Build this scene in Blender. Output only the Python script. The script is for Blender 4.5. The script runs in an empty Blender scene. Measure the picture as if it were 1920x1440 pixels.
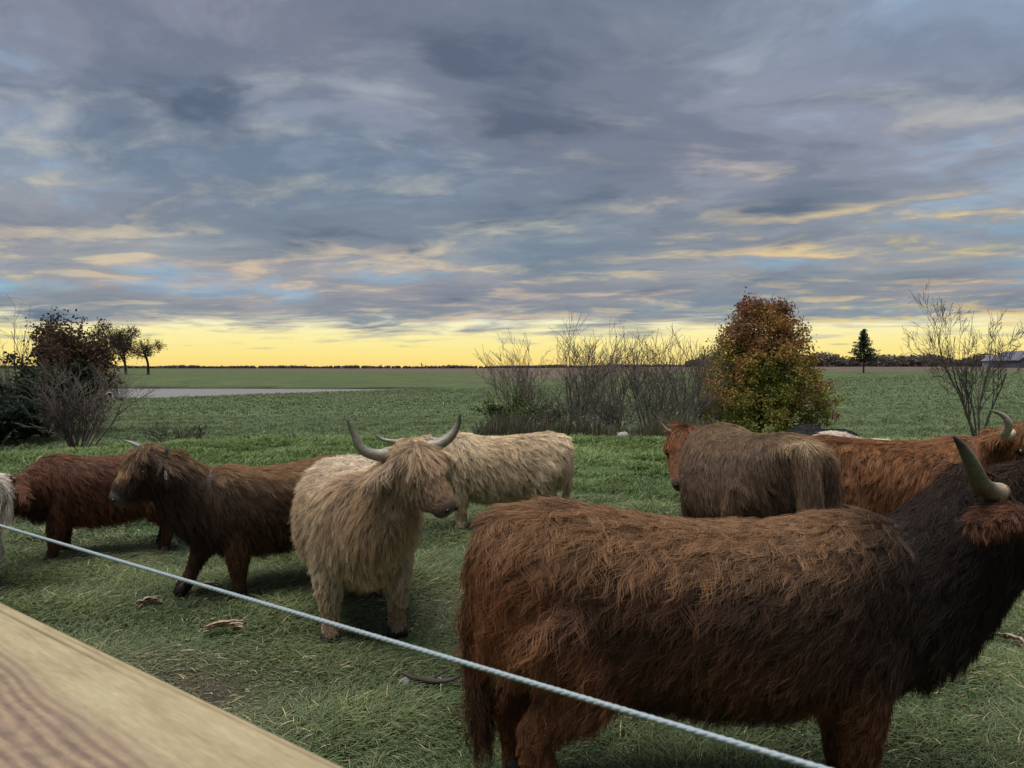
import bpy, math, random
import numpy as np
from mathutils import Vector, Matrix, kdtree

SC = bpy.context.scene
COL = SC.collection
RNG = np.random.default_rng(7)
random.seed(7)

# ------------------------------------------------------------------ camera
EYE = 1.70            # metres above the paddock
FPX = 1387.0          # focal length in pixels of the 1920 px wide photograph
HOR = 690.0           # row of the horizon
cam_d = bpy.data.cameras.new('camera')
cam = bpy.data.objects.new('camera', cam_d)
COL.objects.link(cam)
cam_d.sensor_width = 36.0
cam_d.lens = 36.0 * FPX / 1920.0
cam_d.clip_start = 0.02
cam_d.clip_end = 20000.0
cam.location = (0, 0, EYE)
cam.rotation_euler = (math.radians(90) - math.atan((720 - HOR) / FPX), 0, 0)
cam_d.dof.use_dof = True
cam_d.dof.focus_distance = 4.2
cam_d.dof.aperture_fstop = 26.0
SC.camera = cam

# ------------------------------------------------------------------ world
def lin(c):
    c = np.asarray(c, float) / 255.0
    return np.where(c <= 0.04045, c / 12.92, ((c + 0.055) / 1.055) ** 2.4)

def lin4(c):
    r = lin(c)
    return (float(r[0]), float(r[1]), float(r[2]), 1.0)

class Nodes:
    """small helper to write node trees as expressions"""
    def __init__(self, tree):
        self.t = tree
        tree.nodes.clear()
    def new(self, kind, **kw):
        n = self.t.nodes.new(kind)
        for k, v in kw.items():
            setattr(n, k, v)
        return n
    def put(self, sock, v):
        if hasattr(v, 'is_output'):
            self.t.links.new(v, sock)
        else:
            sock.default_value = v
    def m(self, op, a, b=None, c=None, clamp=False):
        n = self.new('ShaderNodeMath', operation=op, use_clamp=clamp)
        self.put(n.inputs[0], a)
        if b is not None: self.put(n.inputs[1], b)
        if c is not None: self.put(n.inputs[2], c)
        return n.outputs[0]
    def sstep(self, x, a, b):
        n = self.new('ShaderNodeMapRange', interpolation_type='SMOOTHSTEP')
        self.put(n.inputs['Value'], x)
        n.inputs['From Min'].default_value = a
        n.inputs['From Max'].default_value = b
        return n.outputs['Result']
    def noise(self, vec, scale, detail=4, rough=0.55, dist=0.0, lac=2.0):
        n = self.new('ShaderNodeTexNoise')
        if vec is not None: self.put(n.inputs['Vector'], vec)
        n.inputs['Scale'].default_value = scale
        n.inputs['Detail'].default_value = detail
        n.inputs['Roughness'].default_value = rough
        n.inputs['Distortion'].default_value = dist
        n.inputs['Lacunarity'].default_value = lac
        return n
    def ramp(self, fac, stops, interp='LINEAR'):
        n = self.new('ShaderNodeValToRGB')
        self.put(n.inputs[0], fac)
        r = n.color_ramp
        r.interpolation = interp
        while len(r.elements) < len(stops): r.elements.new(0.5)
        for e, (p, c) in zip(r.elements, stops):
            e.position = p
            e.color = c if len(c) == 4 else lin4(c)
        return n.outputs[0]
    def mix(self, fac, a, b, blend='MIX'):
        n = self.new('ShaderNodeMix', data_type='RGBA', blend_type=blend)
        self.put(n.inputs[0], fac)
        self.put(n.inputs[6], a)
        self.put(n.inputs[7], b)
        return n.outputs[2]
    def vec(self, x, y, z):
        n = self.new('ShaderNodeCombineXYZ')
        self.put(n.inputs[0], x); self.put(n.inputs[1], y); self.put(n.inputs[2], z)
        return n.outputs[0]
    def vm(self, op, a, b=None, scale=None):
        n = self.new('ShaderNodeVectorMath', operation=op)
        self.put(n.inputs[0], a)
        if b is not None: self.put(n.inputs[1], b)
        if scale is not None: self.put(n.inputs['Scale'], scale)
        return n.outputs[0]

world = bpy.data.worlds.new('World')
SC.world = world
world.use_nodes = True
W = Nodes(world.node_tree)
SUN_EL, SUN_AZ = math.radians(78), math.radians(250)
EXPO = 1.3

def build_world():
    tc = W.new('ShaderNodeTexCoord').outputs['Generated']
    sep = W.new('ShaderNodeSeparateXYZ'); W.put(sep.inputs[0], tc)
    dx, dy, dz = sep.outputs
    z = W.m('MAXIMUM', dz, 0.0)
    inv = W.m('DIVIDE', 1.0, W.m('ADD', z, 0.07))
    u = W.m('MULTIPLY', dx, inv)
    v = W.m('MULTIPLY', dy, inv)
    P0 = W.vec(W.m('ADD', u, W.m('MULTIPLY', v, 0.18)), W.m('MULTIPLY', v, 1.1), SEED)
    warp = W.noise(P0, 0.6, 3, 0.5).outputs['Color']
    P = W.vm('ADD', P0, W.vm('SCALE', W.vm('SUBTRACT', warp, (0.5, 0.5, 0.5)), scale=1.1))
    def dens(Q):
        a_ = W.noise(Q, 0.46, 9, 0.53).outputs[0]
        b_ = W.noise(W.vm('ADD', Q, (11.3, 4.1, 2.0)), 1.5, 9, 0.58).outputs[0]
        return W.m('ADD', W.m('MULTIPLY', a_, 0.58), W.m('MULTIPLY', b_, 0.42)), b_
    t0, nB = dens(P)
    t1, _ = dens(W.vm('ADD', P, (0.05, 0.30, 0.0)))     # towards the glow on the horizon
    nC = W.noise(W.vm('ADD', P0, (5.3, 24.1, 7.0)), 0.42, 2, 0.5).outputs[0]
    az = W.m('DIVIDE', dx, W.m('MAXIMUM', W.m('ABSOLUTE', dy), 0.05))
    right = W.sstep(az, 0.0, 0.6)
    t = W.m('SUBTRACT', t0, W.m('MULTIPLY', W.m('MULTIPLY', right, W.m('SUBTRACT', 1.0, W.sstep(z, 0.12, 0.36))), 0.022))
    t = W.m('ADD', t, W.m('MULTIPLY', W.sstep(z, 0.2, 0.42), 0.02))
    t = W.m('ADD', t, W.m('MULTIPLY', W.m('MULTIPLY', W.m('SUBTRACT', 1.0, W.sstep(az, -0.7, -0.15)), W.m('SUBTRACT', 1.0, W.sstep(z, 0.12, 0.24))), 0.035))
    ga = W.m('DIVIDE', W.m('SUBTRACT', az, 0.52), 0.17); gb = W.m('DIVIDE', W.m('SUBTRACT', z, 0.195), 0.028)
    gap = W.m('EXPONENT', W.m('MULTIPLY', W.m('ADD', W.m('MULTIPLY', ga, ga), W.m('MULTIPLY', gb, gb)), -1.0))
    t = W.m('SUBTRACT', t, W.m('MULTIPLY', gap, 0.05))
    nD = W.noise(W.vm('ADD', P, (1.7, 9.4, 5.0)), 3.4, 7, 0.55).outputs[0]
    t = W.m('ADD', t, W.m('MULTIPLY', W.m('MULTIPLY', W.m('SUBTRACT', nD, 0.53), 0.17), W.sstep(z, 0.08, 0.34)))
    tn = W.m('DIVIDE', W.m('SUBTRACT', t, 0.36), 0.29, clamp=True)
    body_hi = W.ramp(tn, [(0.0, (170, 192, 216)), (0.20, (168, 177, 196)), (0.40, (150, 154, 170)), (0.62, (126, 134, 151)), (1.0, (98, 109, 128))], 'EASE')
    body_lo = W.ramp(tn, [(0.0, (156, 196, 218)), (0.18, (162, 182, 196)), (0.40, (164, 164, 166)), (0.62, (142, 149, 158)), (1.0, (112, 125, 142))], 'EASE')
    cl = W.mix(W.sstep(z, 0.07, 0.30), body_lo, body_hi)
    # glow on the cloud edges that face the horizon
    rel = W.m('SUBTRACT', t0, t1)
    lit = W.m('MULTIPLY', W.sstep(rel, -0.01, 0.10), W.m('SUBTRACT', 1.0, W.sstep(tn, 0.5, 1.0)))
    warm = W.mix(W.sstep(z, 0.10, 0.40), lin4((226, 204, 174)), lin4((174, 177, 190)))
    gold = W.mix(W.m('MULTIPLY', right, W.m('SUBTRACT', 1.0, W.sstep(z, 0.17, 0.26))), warm, lin4((248, 212, 146)))
    cl = W.mix(W.m('MULTIPLY', lit, 0.9), cl, gold)
    dark = W.sstep(W.m('MULTIPLY', rel, -1.0), 0.0, 0.10)
    cl = W.mix(W.m('MULTIPLY', dark, 0.35), cl, lin4((108, 119, 139)))
    tint = W.ramp(nC, [(0.36, (247, 245, 249)), (0.5, (243, 248, 250)), (0.64, (232, 248, 255))])
    cl = W.mix(1.0, cl, tint, 'MULTIPLY')
    # clear band along the horizon
    nish = W.new('ShaderNodeTexSky', sky_type='NISHITA')
    nish.sun_disc = False
    nish.sun_elevation = SUN_EL
    nish.sun_rotation = SUN_AZ
    nk = W.vm('SCALE', nish.outputs[0], scale=0.05)
    clear = W.ramp(W.m('MULTIPLY', z, 4.0, clamp=True),
                   [(0.0, (252, 216, 128)), (0.06, (253, 229, 138)), (0.14, (253, 238, 160)), (0.20, (253, 242, 182)), (0.27, (248, 243, 206)),
                    (0.42, (205, 220, 205)), (0.7, (150, 188, 214)), (1.0, (120, 156, 196))])
    clear = W.mix(W.m('MULTIPLY', W.sstep(z, 0.1, 0.4), 0.25), clear, nk)
    edge = W.m('ADD', z, W.m('MULTIPLY', W.m('SUBTRACT', nB, 0.5), 0.085))
    edge = W.m('ADD', edge, W.m('MULTIPLY', W.m('SUBTRACT', nC, 0.5), 0.05))
    cover = W.sstep(edge, 0.040, 0.068)
    ns = W.noise(W.vec(W.m('MULTIPLY', dx, 9.0), W.m('MULTIPLY', dz, 95.0), 1.3), 1.0, 3, 0.5).outputs[0]
    scr = W.m('MULTIPLY', W.sstep(ns, 0.61, 0.70), W.sstep(z, 0.012, 0.03))
    cover = W.m('MAXIMUM', cover, W.m('MULTIPLY', scr, 0.45))
    col = W.mix(cover, clear, cl)
    col = W.mix(W.sstep(dz, -0.03, -0.004), lin4((96, 104, 84)), col)
    bg = W.new('ShaderNodeBackground')
    W.put(bg.inputs[0], col)
    bg.inputs[1].default_value = 2.0 ** -EXPO
    out = W.new('ShaderNodeOutputWorld')
    W.t.links.new(bg.outputs[0], out.inputs[0])
SEED = 21.1
build_world()
world.cycles.sampling_method = 'MANUAL'
world.cycles.sample_map_resolution = 512

sun_d = bpy.data.lights.new('sun', 'SUN')
sun_d.energy = 2.0
sun_d.angle = math.radians(50)
sun_d.color = (1.0, 0.965, 0.92)
sun = bpy.data.objects.new('sun', sun_d)
COL.objects.link(sun)
sd = Vector((math.cos(SUN_EL) * math.sin(SUN_AZ), math.cos(SUN_EL) * math.cos(SUN_AZ), math.sin(SUN_EL)))
sun.rotation_euler = (-sd).to_track_quat('-Z', 'Y').to_euler()

SC.view_settings.view_transform = 'Standard'
SC.view_settings.look = 'None'
SC.view_settings.gamma = 1.0
SC.view_settings.use_curve_mapping = False
SC.view_settings.exposure = EXPO
SC.render.engine = 'CYCLES'
SC.cycles.max_bounces = 5
SC.cycles.diffuse_bounces = 3
SC.cycles.glossy_bounces = 2
SC.cycles.transmission_bounces = 3
SC.cycles.transparent_max_bounces = 6
SC.cycles.caustics_reflective = False
SC.cycles.use_denoising = True

# ------------------------------------------------------------------ helpers
def at(px, py, d):
    """the point of the place seen at a photo pixel, d metres ahead"""
    return np.array([(px - 960.0) / FPX * d, d, EYE + (HOR - py) / FPX * d])

def smooth(x, a, b):
    t = np.clip((np.asarray(x, float) - a) / (b - a), 0, 1)
    return t * t * (3 - 2 * t)

_wk = RNG.normal(size=(24, 3)); _wp = RNG.uniform(0, 6.28, 24)
def wob(p, scale, seed=0):
    """cheap smooth 3-D noise, about -1..1"""
    p = np.asarray(p, float) * scale
    o = np.zeros(p.shape[:-1])
    for i in range(7):
        k = _wk[(i + seed * 5) % 24] * (0.7 + 0.22 * i)
        o += np.sin(p @ k + _wp[(i * 3 + seed * 7) % 24] + seed)
    return o / 3.2

def unit(v):
    v = np.asarray(v, float)
    return v / np.maximum(np.linalg.norm(v, axis=-1, keepdims=True), 1e-9)

def material(name, build):
    m = bpy.data.materials.new(name)
    m.use_nodes = True
    n = Nodes(m.node_tree)
    out = n.new('ShaderNodeOutputMaterial')
    s = build(n)
    n.t.links.new(s, out.inputs[0])
    return m

def principled(n, color, rough=0.8, spec=0.3, normal=None, **kw):
    b = n.new('ShaderNodeBsdfPrincipled')
    n.put(b.inputs['Base Color'], color)
    n.put(b.inputs['Roughness'], rough)
    n.put(b.inputs['Specular IOR Level'], spec)
    if normal is not None: n.put(b.inputs['Normal'], normal)
    for k, v in kw.items(): n.put(b.inputs[k], v)
    return b.outputs[0]

def bump(n, h, strength=0.5, dist=0.01):
    b = n.new('ShaderNodeBump')
    b.inputs['Strength'].default_value = strength
    b.inputs['Distance'].default_value = dist
    n.put(b.inputs['Height'], h)
    return b.outputs[0]

def attr(n, name):
    return n.new('ShaderNodeAttribute', attribute_name=name).outputs['Color']

def empty(name, loc, rz=0.0):
    o = bpy.data.objects.new(name, None)
    o.empty_display_size = 0.1
    o.location = [float(c) for c in loc]
    o.rotation_euler = (0, 0, rz)
    COL.objects.link(o)
    return o

def tag(o, label=None, cat=None, group=None, kind=None):
    if label: o['label'] = label
    if cat: o['category'] = cat
    if group: o['group'] = group
    if kind: o['kind'] = kind
    return o

def mesh_obj(name, V, F, mat, parent=None, smooth_sh=True, col=None):
    me = bpy.data.meshes.new(name)
    V = np.asarray(V, float)
    if isinstance(F, np.ndarray):
        nf, k = F.shape
        me.vertices.add(len(V)); me.vertices.foreach_set('co', V.ravel())
        me.loops.add(nf * k); me.loops.foreach_set('vertex_index', F.ravel().astype(np.int32))
        me.polygons.add(nf)
        me.polygons.foreach_set('loop_start', np.arange(0, nf * k, k, dtype=np.int32))
        me.update(calc_edges=True)
    else:
        me.from_pydata([tuple(v) for v in V], [], [tuple(f) for f in F])
    if smooth_sh:
        me.polygons.foreach_set('use_smooth', np.ones(len(me.polygons), bool))
    if col is not None:
        a = me.attributes.new('col', 'FLOAT_COLOR', 'POINT')
        c = np.ones((len(V), 4)); c[:, :3] = col
        a.data.foreach_set('color', c.ravel())
    if mat: me.materials.append(mat)
    o = bpy.data.objects.new(name, me)
    COL.objects.link(o)
    if parent: o.parent = parent
    return o

def tube(P, R, sides=8, caps=True):
    """V, F(list) for a tube along polyline P with radii R (R may be (n,2): two half axes)"""
    P = np.asarray(P, float); n = len(P)
    R = np.asarray(R, float)
    if R.ndim == 1: R = np.stack([R, R], 1)
    T = np.gradient(P, axis=0); T = unit(T)
    up = np.array([0, 0, 1.0]) if abs(T[0][2]) < 0.9 else np.array([1.0, 0, 0])
    V = []
    a = np.linspace(0, 2 * np.pi, sides, endpoint=False)
    s = unit(np.cross(T[0], up))
    for i in range(n):
        s = s - T[i] * (s @ T[i]); s = unit(s)
        w = np.cross(s, T[i])
        V.append(P[i] + np.outer(np.cos(a) * R[i, 0], s) + np.outer(np.sin(a) * R[i, 1], w))
    V = np.concatenate(V)
    F = []
    for i in range(n - 1):
        for j in range(sides):
            k = (j + 1) % sides
            F.append((i * sides + j, i * sides + k, (i + 1) * sides + k, (i + 1) * sides + j))
    if caps:
        F.append(tuple(range(sides))[::-1])
        F.append(tuple(range((n - 1) * sides, n * sides)))
    return V, F

def rings(C, S, U, A):
    """closed loft: C centres, S/U side and up axes, A = (half width, top, bottom, exponent)"""
    sides = 20
    a = np.linspace(0, 2 * np.pi, sides, endpoint=False)
    V = []
    for c, s, u, (w, tp, bt) in zip(C, S, U, A):
        ca, sa = np.cos(a), np.sin(a)
        mid = (tp + bt) / 2; h = (tp - bt) / 2
        x = np.sign(ca) * np.abs(ca) ** 0.9 * w
        y = mid + np.sign(sa) * np.abs(sa) ** 0.9 * h
        V.append(c + np.outer(x, s) + np.outer(y, u))
    n = len(V); V = np.concatenate(V); F = []
    for i in range(n - 1):
        for j in range(sides):
            k = (j + 1) % sides
            F.append((i * sides + j, i * sides + k, (i + 1) * sides + k, (i + 1) * sides + j))
    F.append(tuple(range(sides))[::-1]); F.append(tuple(range((n - 1) * sides, n * sides)))
    return V, F

def join(parts):
    V = []; F = []; o = 0
    for v, f in parts:
        V.append(v); F += [tuple(i + o for i in q) for q in f]; o += len(v)
    return np.concatenate(V), F

def spline(P, n):
    """Catmull-Rom through P"""
    P = np.asarray(P, float)
    Q = np.vstack([2 * P[0] - P[1], P, 2 * P[-1] - P[-2]])
    out = []
    t = np.linspace(0, len(P) - 1, n)
    for x in t:
        i = min(int(x), len(P) - 2); f = x - i
        a, b, c, d = Q[i], Q[i + 1], Q[i + 2], Q[i + 3]
        out.append(0.5 * (2 * b + (c - a) * f + (2 * a - 5 * b + 4 * c - d) * f * f + (3 * b - a - 3 * c + d) * f ** 3))
    return np.array(out)

def curves_obj(name, P, R, C, mat, parent=None):
    N, K, _ = P.shape
    hc = bpy.data.hair_curves.new(name)
    hc.add_curves([K] * N)
    hc.attributes['position'].data.foreach_set('vector', P.astype(np.float32).ravel())
    ra = hc.attributes.get('radius') or hc.attributes.new('radius', 'FLOAT', 'POINT')
    ra.data.foreach_set('value', R.astype(np.float32).ravel())
    ca = hc.attributes.new('col', 'FLOAT_COLOR', 'CURVE')
    c4 = np.ones((N, 4), np.float32); c4[:, :3] = C
    ca.data.foreach_set('color', c4.ravel())
    hc.materials.append(mat)
    o = bpy.data.objects.new(name, hc)
    COL.objects.link(o)
    if parent: o.parent = parent
    return o

# ------------------------------------------------------------------ materials
def m_hair(n):
    c = attr(n, 'col')
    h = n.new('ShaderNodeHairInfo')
    k = n.ramp(h.outputs['Intercept'], [(0.0, (0.35, 0.32, 0.30, 1)), (0.45, (0.85, 0.84, 0.83, 1)), (1.0, (1.5, 1.45, 1.36, 1))])  # dark roots paint the shade in the gaps between locks
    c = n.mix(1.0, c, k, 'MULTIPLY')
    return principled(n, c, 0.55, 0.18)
M_HAIR = material('animal hair', m_hair)

def m_skin(n):
    c = attr(n, 'col')
    g = n.noise(None, 60, 4).outputs[0]
    c = n.mix(0.5, c, n.mix(1.0, c, n.ramp(g, [(0.3, (0.5, 0.5, 0.5, 1)), (0.7, (1.2, 1.2, 1.2, 1))]), 'MULTIPLY'))
    return principled(n, c, 0.6, 0.35, bump(n, g, 0.5, 0.004))
M_SKIN = material('animal skin', m_skin)

def m_horn(n):
    c = attr(n, 'col')
    tc = n.new('ShaderNodeTexCoord').outputs['Object']
    g = n.noise(n.vm('MULTIPLY', tc, (30, 30, 90)), 1.0, 5, 0.6).outputs[0]
    c = n.mix(1.0, c, n.ramp(g, [(0.3, (0.55, 0.55, 0.55, 1)), (0.7, (1.15, 1.12, 1.08, 1))]), 'MULTIPLY')
    return principled(n, c, 0.45, 0.4, bump(n, g, 0.35, 0.003))
M_HORN = material('horn', m_horn)

def m_plain(rgb, rough=0.7, spec=0.3, var=0.3, scale=20):
    def f(n):
        tc = n.new('ShaderNodeTexCoord').outputs['Object']
        g = n.noise(tc, scale, 5, 0.6).outputs[0]
        lo = tuple(x * (1 - var) for x in rgb) + (1,); hi = tuple(x * (1 + var) for x in rgb) + (1,)
        return principled(n, n.ramp(g, [(0.3, lo), (0.7, hi)]), rough, spec, bump(n, g, 0.4, 0.2 / scale))
    return f
M_HOOF = material('hoof', m_plain((0.018, 0.014, 0.012), 0.55))
M_EYE = material('eye', m_plain((0.006, 0.004, 0.003), 0.08, 0.6, 0.0))
M_NOSTRIL = material('nostril', m_plain((0.006, 0.005, 0.005), 0.4))
M_TAG = material('ear tag', m_plain((0.75, 0.76, 0.74), 0.4, 0.4, 0.05))
M_BARK = material('bark', m_plain((0.055, 0.045, 0.04), 0.9, 0.1, 0.35, 12))
M_BARK_GREY = material('grey bark', m_plain((0.085, 0.075, 0.068), 0.9, 0.1, 0.3, 12))
M_TWIG_PALE = material('pale twigs', m_plain((0.14, 0.115, 0.10), 0.9, 0.1, 0.3, 12))

def m_leaf(n):
    c = attr(n, 'col')
    d = n.new('ShaderNodeBsdfDiffuse'); n.put(d.inputs[0], c)
    tr = n.new('ShaderNodeBsdfTranslucent'); n.put(tr.inputs[0], c)
    mx = n.new('ShaderNodeMixShader'); mx.inputs[0].default_value = 0.3
    n.t.links.new(d.outputs[0], mx.inputs[1]); n.t.links.new(tr.outputs[0], mx.inputs[2])
    return mx.outputs[0]
M_LEAF = material('leaf', m_leaf)

def m_grass(n):
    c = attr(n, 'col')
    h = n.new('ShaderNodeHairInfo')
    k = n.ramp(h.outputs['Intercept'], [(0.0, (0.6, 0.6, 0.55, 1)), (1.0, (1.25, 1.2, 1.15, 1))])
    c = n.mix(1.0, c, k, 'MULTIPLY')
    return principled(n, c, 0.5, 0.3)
M_GRASS = material('grass blade', m_grass)

# ------------------------------------------------------------------ terrain
_L = np.array([(0, 0), (15, 0), (19, -0.12), (26, -0.9), (40, -2.1), (60, -2.25), (90, -2.2), (145, -1.95), (250, -1.5), (400, -0.9), (900, 0.5), (3000, 1.4), (9000, 1.6)])
_R = np.array([(0, 0), (15, 0), (19, -0.12), (26, -0.9), (40, -2.0), (60, -1.7), (90, -0.8), (150, 0.62), (250, 1.5), (400, 2.2), (900, 3.6), (3000, 6.5), (9000, 9.0)])
def curve(T, d):
    from numpy import interp
    # smooth the polyline by averaging a few log-shifted samples
    o = 0
    for k in (0.9, 0.95, 1.0, 1.05, 1.1): o = o + interp(d * k, T[:, 0], T[:, 1])
    return o / 5

POND_C = [(-31, 143), (-16, 140.5), (-13, 138.5), (-25, 126), (-38, 112), (-47, 98), (-57, 97), (-66, 101), (-80, 106), (-95, 118), (-100, 134), (-80, 146), (-55, 146)]
_pp = np.array(POND_C, float)
def in_pond(x, y):
    x = np.asarray(x, float); y = np.asarray(y, float)
    inside = np.zeros(x.shape, bool)
    n = len(_pp)
    for i in range(n):
        x1, y1 = _pp[i]; x2, y2 = _pp[(i + 1) % n]
        c = ((y1 > y) != (y2 > y)) & (x < (x2 - x1) * (y - y1) / (y2 - y1 + 1e-12) + x1)
        inside ^= c
    return inside
def pond_dist(x, y):
    x = np.asarray(x, float); y = np.asarray(y, float)
    best = np.full(x.shape, 1e9); n = len(_pp)
    for i in range(n):
        a = _pp[i]; b = _pp[(i + 1) % n]; ab = b - a
        t = np.clip(((x - a[0]) * ab[0] + (y - a[1]) * ab[1]) / (ab @ ab), 0, 1)
        best = np.minimum(best, np.hypot(x - a[0] - t * ab[0], y - a[1] - t * ab[1]))
    return np.where(in_pond(x, y), -best, best)
WATER_Z = -2.42

def terrain(x, y):
    x = np.asarray(x, float); y = np.asarray(y, float)
    d = np.where(y > 0, np.hypot(x * 0.6, y), np.hypot(x, y) * 0.3)
    a = x / np.maximum(np.abs(y), 1e-3)
    w = smooth(a, -0.12, 0.32)
    d2 = d * (1 + 0.16 * smooth(-a, 0.3, 0.75))       # the brow comes nearer on the left
    z = curve(_L, d2) * (1 - w) + curve(_R, d2) * w
    p = np.stack([x, y, 0 * x], -1)
    far = smooth(d, 25, 60)
    z = z + far * 0.10 * wob(p, 0.09, 1) * (1 - smooth(d, 150, 600)) + 0.012 * wob(p, 1.7, 2) * (1 - far) + 0.02 * wob(p, 0.45, 3) * (1 - far)
    pd = pond_dist(x, y)
    bed = WATER_Z - 0.5
    k = smooth(-pd, -3.0, 1.5)
    z = z * (1 - k) + np.where(k > 0, bed, 0) * k
    return z

def gz(x, y): return float(terrain(np.array([x]), np.array([y]))[0])

def build_ground():
    rad = np.concatenate([np.linspace(0.3, 30, 110), np.geomspace(30.6, 300, 190)[0:], np.geomspace(305, 9000, 70)])
    ang_f = np.linspace(-52, 52, 300)
    ang_b = np.linspace(52, 308, 60)[1:-1]
    ang = np.radians(np.concatenate([ang_f, ang_b]))
    A, Rr = np.meshgrid(ang, rad)
    X = np.sin(A) * Rr; Y = np.cos(A) * Rr
    Z = terrain(X, Y)
    nA, nR = len(ang), len(rad)
    V = np.stack([X, Y, Z], -1).reshape(-1, 3)
    V = np.vstack([V, [[0, 0, 0]]])
    i, j = np.meshgrid(np.arange(nR - 1), np.arange(nA), indexing='ij')
    k = (j + 1) % nA
    F = np.stack([i * nA + j, (i + 1) * nA + j, (i + 1) * nA + k, i * nA + k], -1).reshape(-1, 4)
    # land use as albedo per vertex
    d = np.where(Y > 0, np.hypot(X * 0.6, Y), np.hypot(X, Y)); a = X / np.maximum(np.abs(Y), 1e-3)
    near = np.array([0.060, 0.090, 0.034]); mid = np.array([0.072, 0.098, 0.046]); farc = np.array([0.070, 0.094, 0.042])
    brown = np.array([0.105, 0.082, 0.066])
    c = near * (1 - smooth(d, 17, 30))[..., None] + mid * smooth(d, 17, 30)[..., None]
    w2 = smooth(d, 130, 160)[..., None]; c = c * (1 - w2) + farc * w2
    pg = np.stack([X, Y, 0 * X], -1)
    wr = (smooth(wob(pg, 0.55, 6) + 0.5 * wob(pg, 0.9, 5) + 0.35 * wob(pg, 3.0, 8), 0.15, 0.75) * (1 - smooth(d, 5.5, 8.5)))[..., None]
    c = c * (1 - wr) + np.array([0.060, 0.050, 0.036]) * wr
    wb = (smooth(a, -0.10, 0.04) * smooth(d, 175, 200) + smooth(a, -0.5, -0.1) * smooth(d, 420, 470) + smooth(a, -5, 5) * smooth(d, 900, 1100)).clip(0, 1)[..., None]
    c = c * (1 - wb) + brown * wb
    pd = pond_dist(X, Y)
    wbank = (smooth(-pd, -3.2, -1.0))[..., None]
    c = c * (1 - wbank) + np.array([0.045, 0.040, 0.028]) * wbank
    col = np.vstack([c.reshape(-1, 3), near[None]])
    def mg(n):
        c = attr(n, 'col')
        tc = n.new('ShaderNodeTexCoord').outputs['Object']
        g1 = n.noise(n.vm('MULTIPLY', tc, (0.5, 1.0, 1.0)), 0.28, 6, 0.68).outputs[0]
        g2 = n.noise(tc, 3.2, 6, 0.65).outputs[0]
        g3 = n.noise(tc, 30.0, 4, 0.65).outputs[0]
        c = n.mix(1.0, c, n.ramp(g1, [(0.32, (0.55, 0.62, 0.66, 1)), (0.5, (1, 1, 1, 1)), (0.68, (1.42, 1.34, 1.2, 1))]), 'MULTIPLY')
        c = n.mix(1.0, c, n.ramp(g2, [(0.3, (0.55, 0.58, 0.6, 1)), (0.5, (1, 1, 1, 1)), (0.7, (1.35, 1.3, 1.2, 1))]), 'MULTIPLY')
        c = n.mix(0.8, c, n.mix(1.0, c, n.ramp(g3, [(0.3, (0.5, 0.5, 0.5, 1)), (0.7, (1.4, 1.35, 1.3, 1))]), 'MULTIPLY'))
        hh = n.m('ADD', n.m('MULTIPLY', g2, 0.5), n.m('MULTIPLY', g3, 0.12))
        return principled(n, c, 0.95, 0.1, bump(n, hh, 0.8, 0.25))
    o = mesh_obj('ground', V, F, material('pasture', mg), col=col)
    tag(o, 'green pasture dipping beyond the paddock and rolling out to the horizon', 'ground', kind='structure')
    def mw(n):
        tc = n.new('ShaderNodeTexCoord').outputs['Object']
        g = n.noise(n.vm('MULTIPLY', tc, (1.0, 2.0, 1)), 2.2, 5, 0.65).outputs[0]
        return principled(n, (0.20, 0.19, 0.185, 1), 0.32, 0.5, bump(n, g, 1.0, 0.6))
    # water sheet, outline smoothed
    out = []
    n = len(_pp)
    Pc = np.vstack([_pp[-1:], _pp, _pp[:2]])
    for i2 in range(n):
        q0, q1, q2, q3 = Pc[i2], Pc[i2 + 1], Pc[i2 + 2], Pc[i2 + 3]
        for f in (0, 0.34, 0.67):
            out.append(q1 * (1 - f) + q2 * f)
    out = np.array(out)
    cen = out.mean(0)
    out = cen + (out - cen) * 1.02
    Vw = np.column_stack([out, np.full(len(out), WATER_Z)])
    w = mesh_obj('water', Vw, [tuple(range(len(out)))], material('pond water', mw), smooth_sh=False)
    tag(w, 'pale grey farm pond lying across the green field', 'pond', kind='structure')
build_ground()

# ------------------------------------------------------------------ animals
def mixc(a, b, w):
    w = np.asarray(w)[..., None]
    return np.asarray(a, float) * (1 - w) + np.asarray(b, float) * w

TORSO = [(-0.64, 0.11, 0.915, 0.62), (-0.61, 0.185, 0.955, 0.52), (-0.52, 0.245, 0.975, 0.455), (-0.40, 0.275, 0.985, 0.42), (-0.2, 0.295, 0.965, 0.375),
         (0.0, 0.31, 0.952, 0.35), (0.2, 0.30, 0.955, 0.345), (0.36, 0.262, 0.985, 0.36), (0.48, 0.215, 0.985, 0.40), (0.57, 0.16, 0.95, 0.45), (0.63, 0.09, 0.88, 0.54)]
HEAD = [(-0.07, 0.055, 0.03, -0.09), (0.0, 0.095, 0.082, -0.14), (0.14, 0.115, 0.098, -0.175), (0.34, 0.106, 0.092, -0.185), (0.54, 0.090, 0.075, -0.155),
        (0.74, 0.082, 0.060, -0.125), (0.86, 0.076, 0.052, -0.105), (0.95, 0.076, 0.044, -0.102), (1.0, 0.068, 0.030, -0.088), (1.025, 0.045, 0.010, -0.060)]
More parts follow.
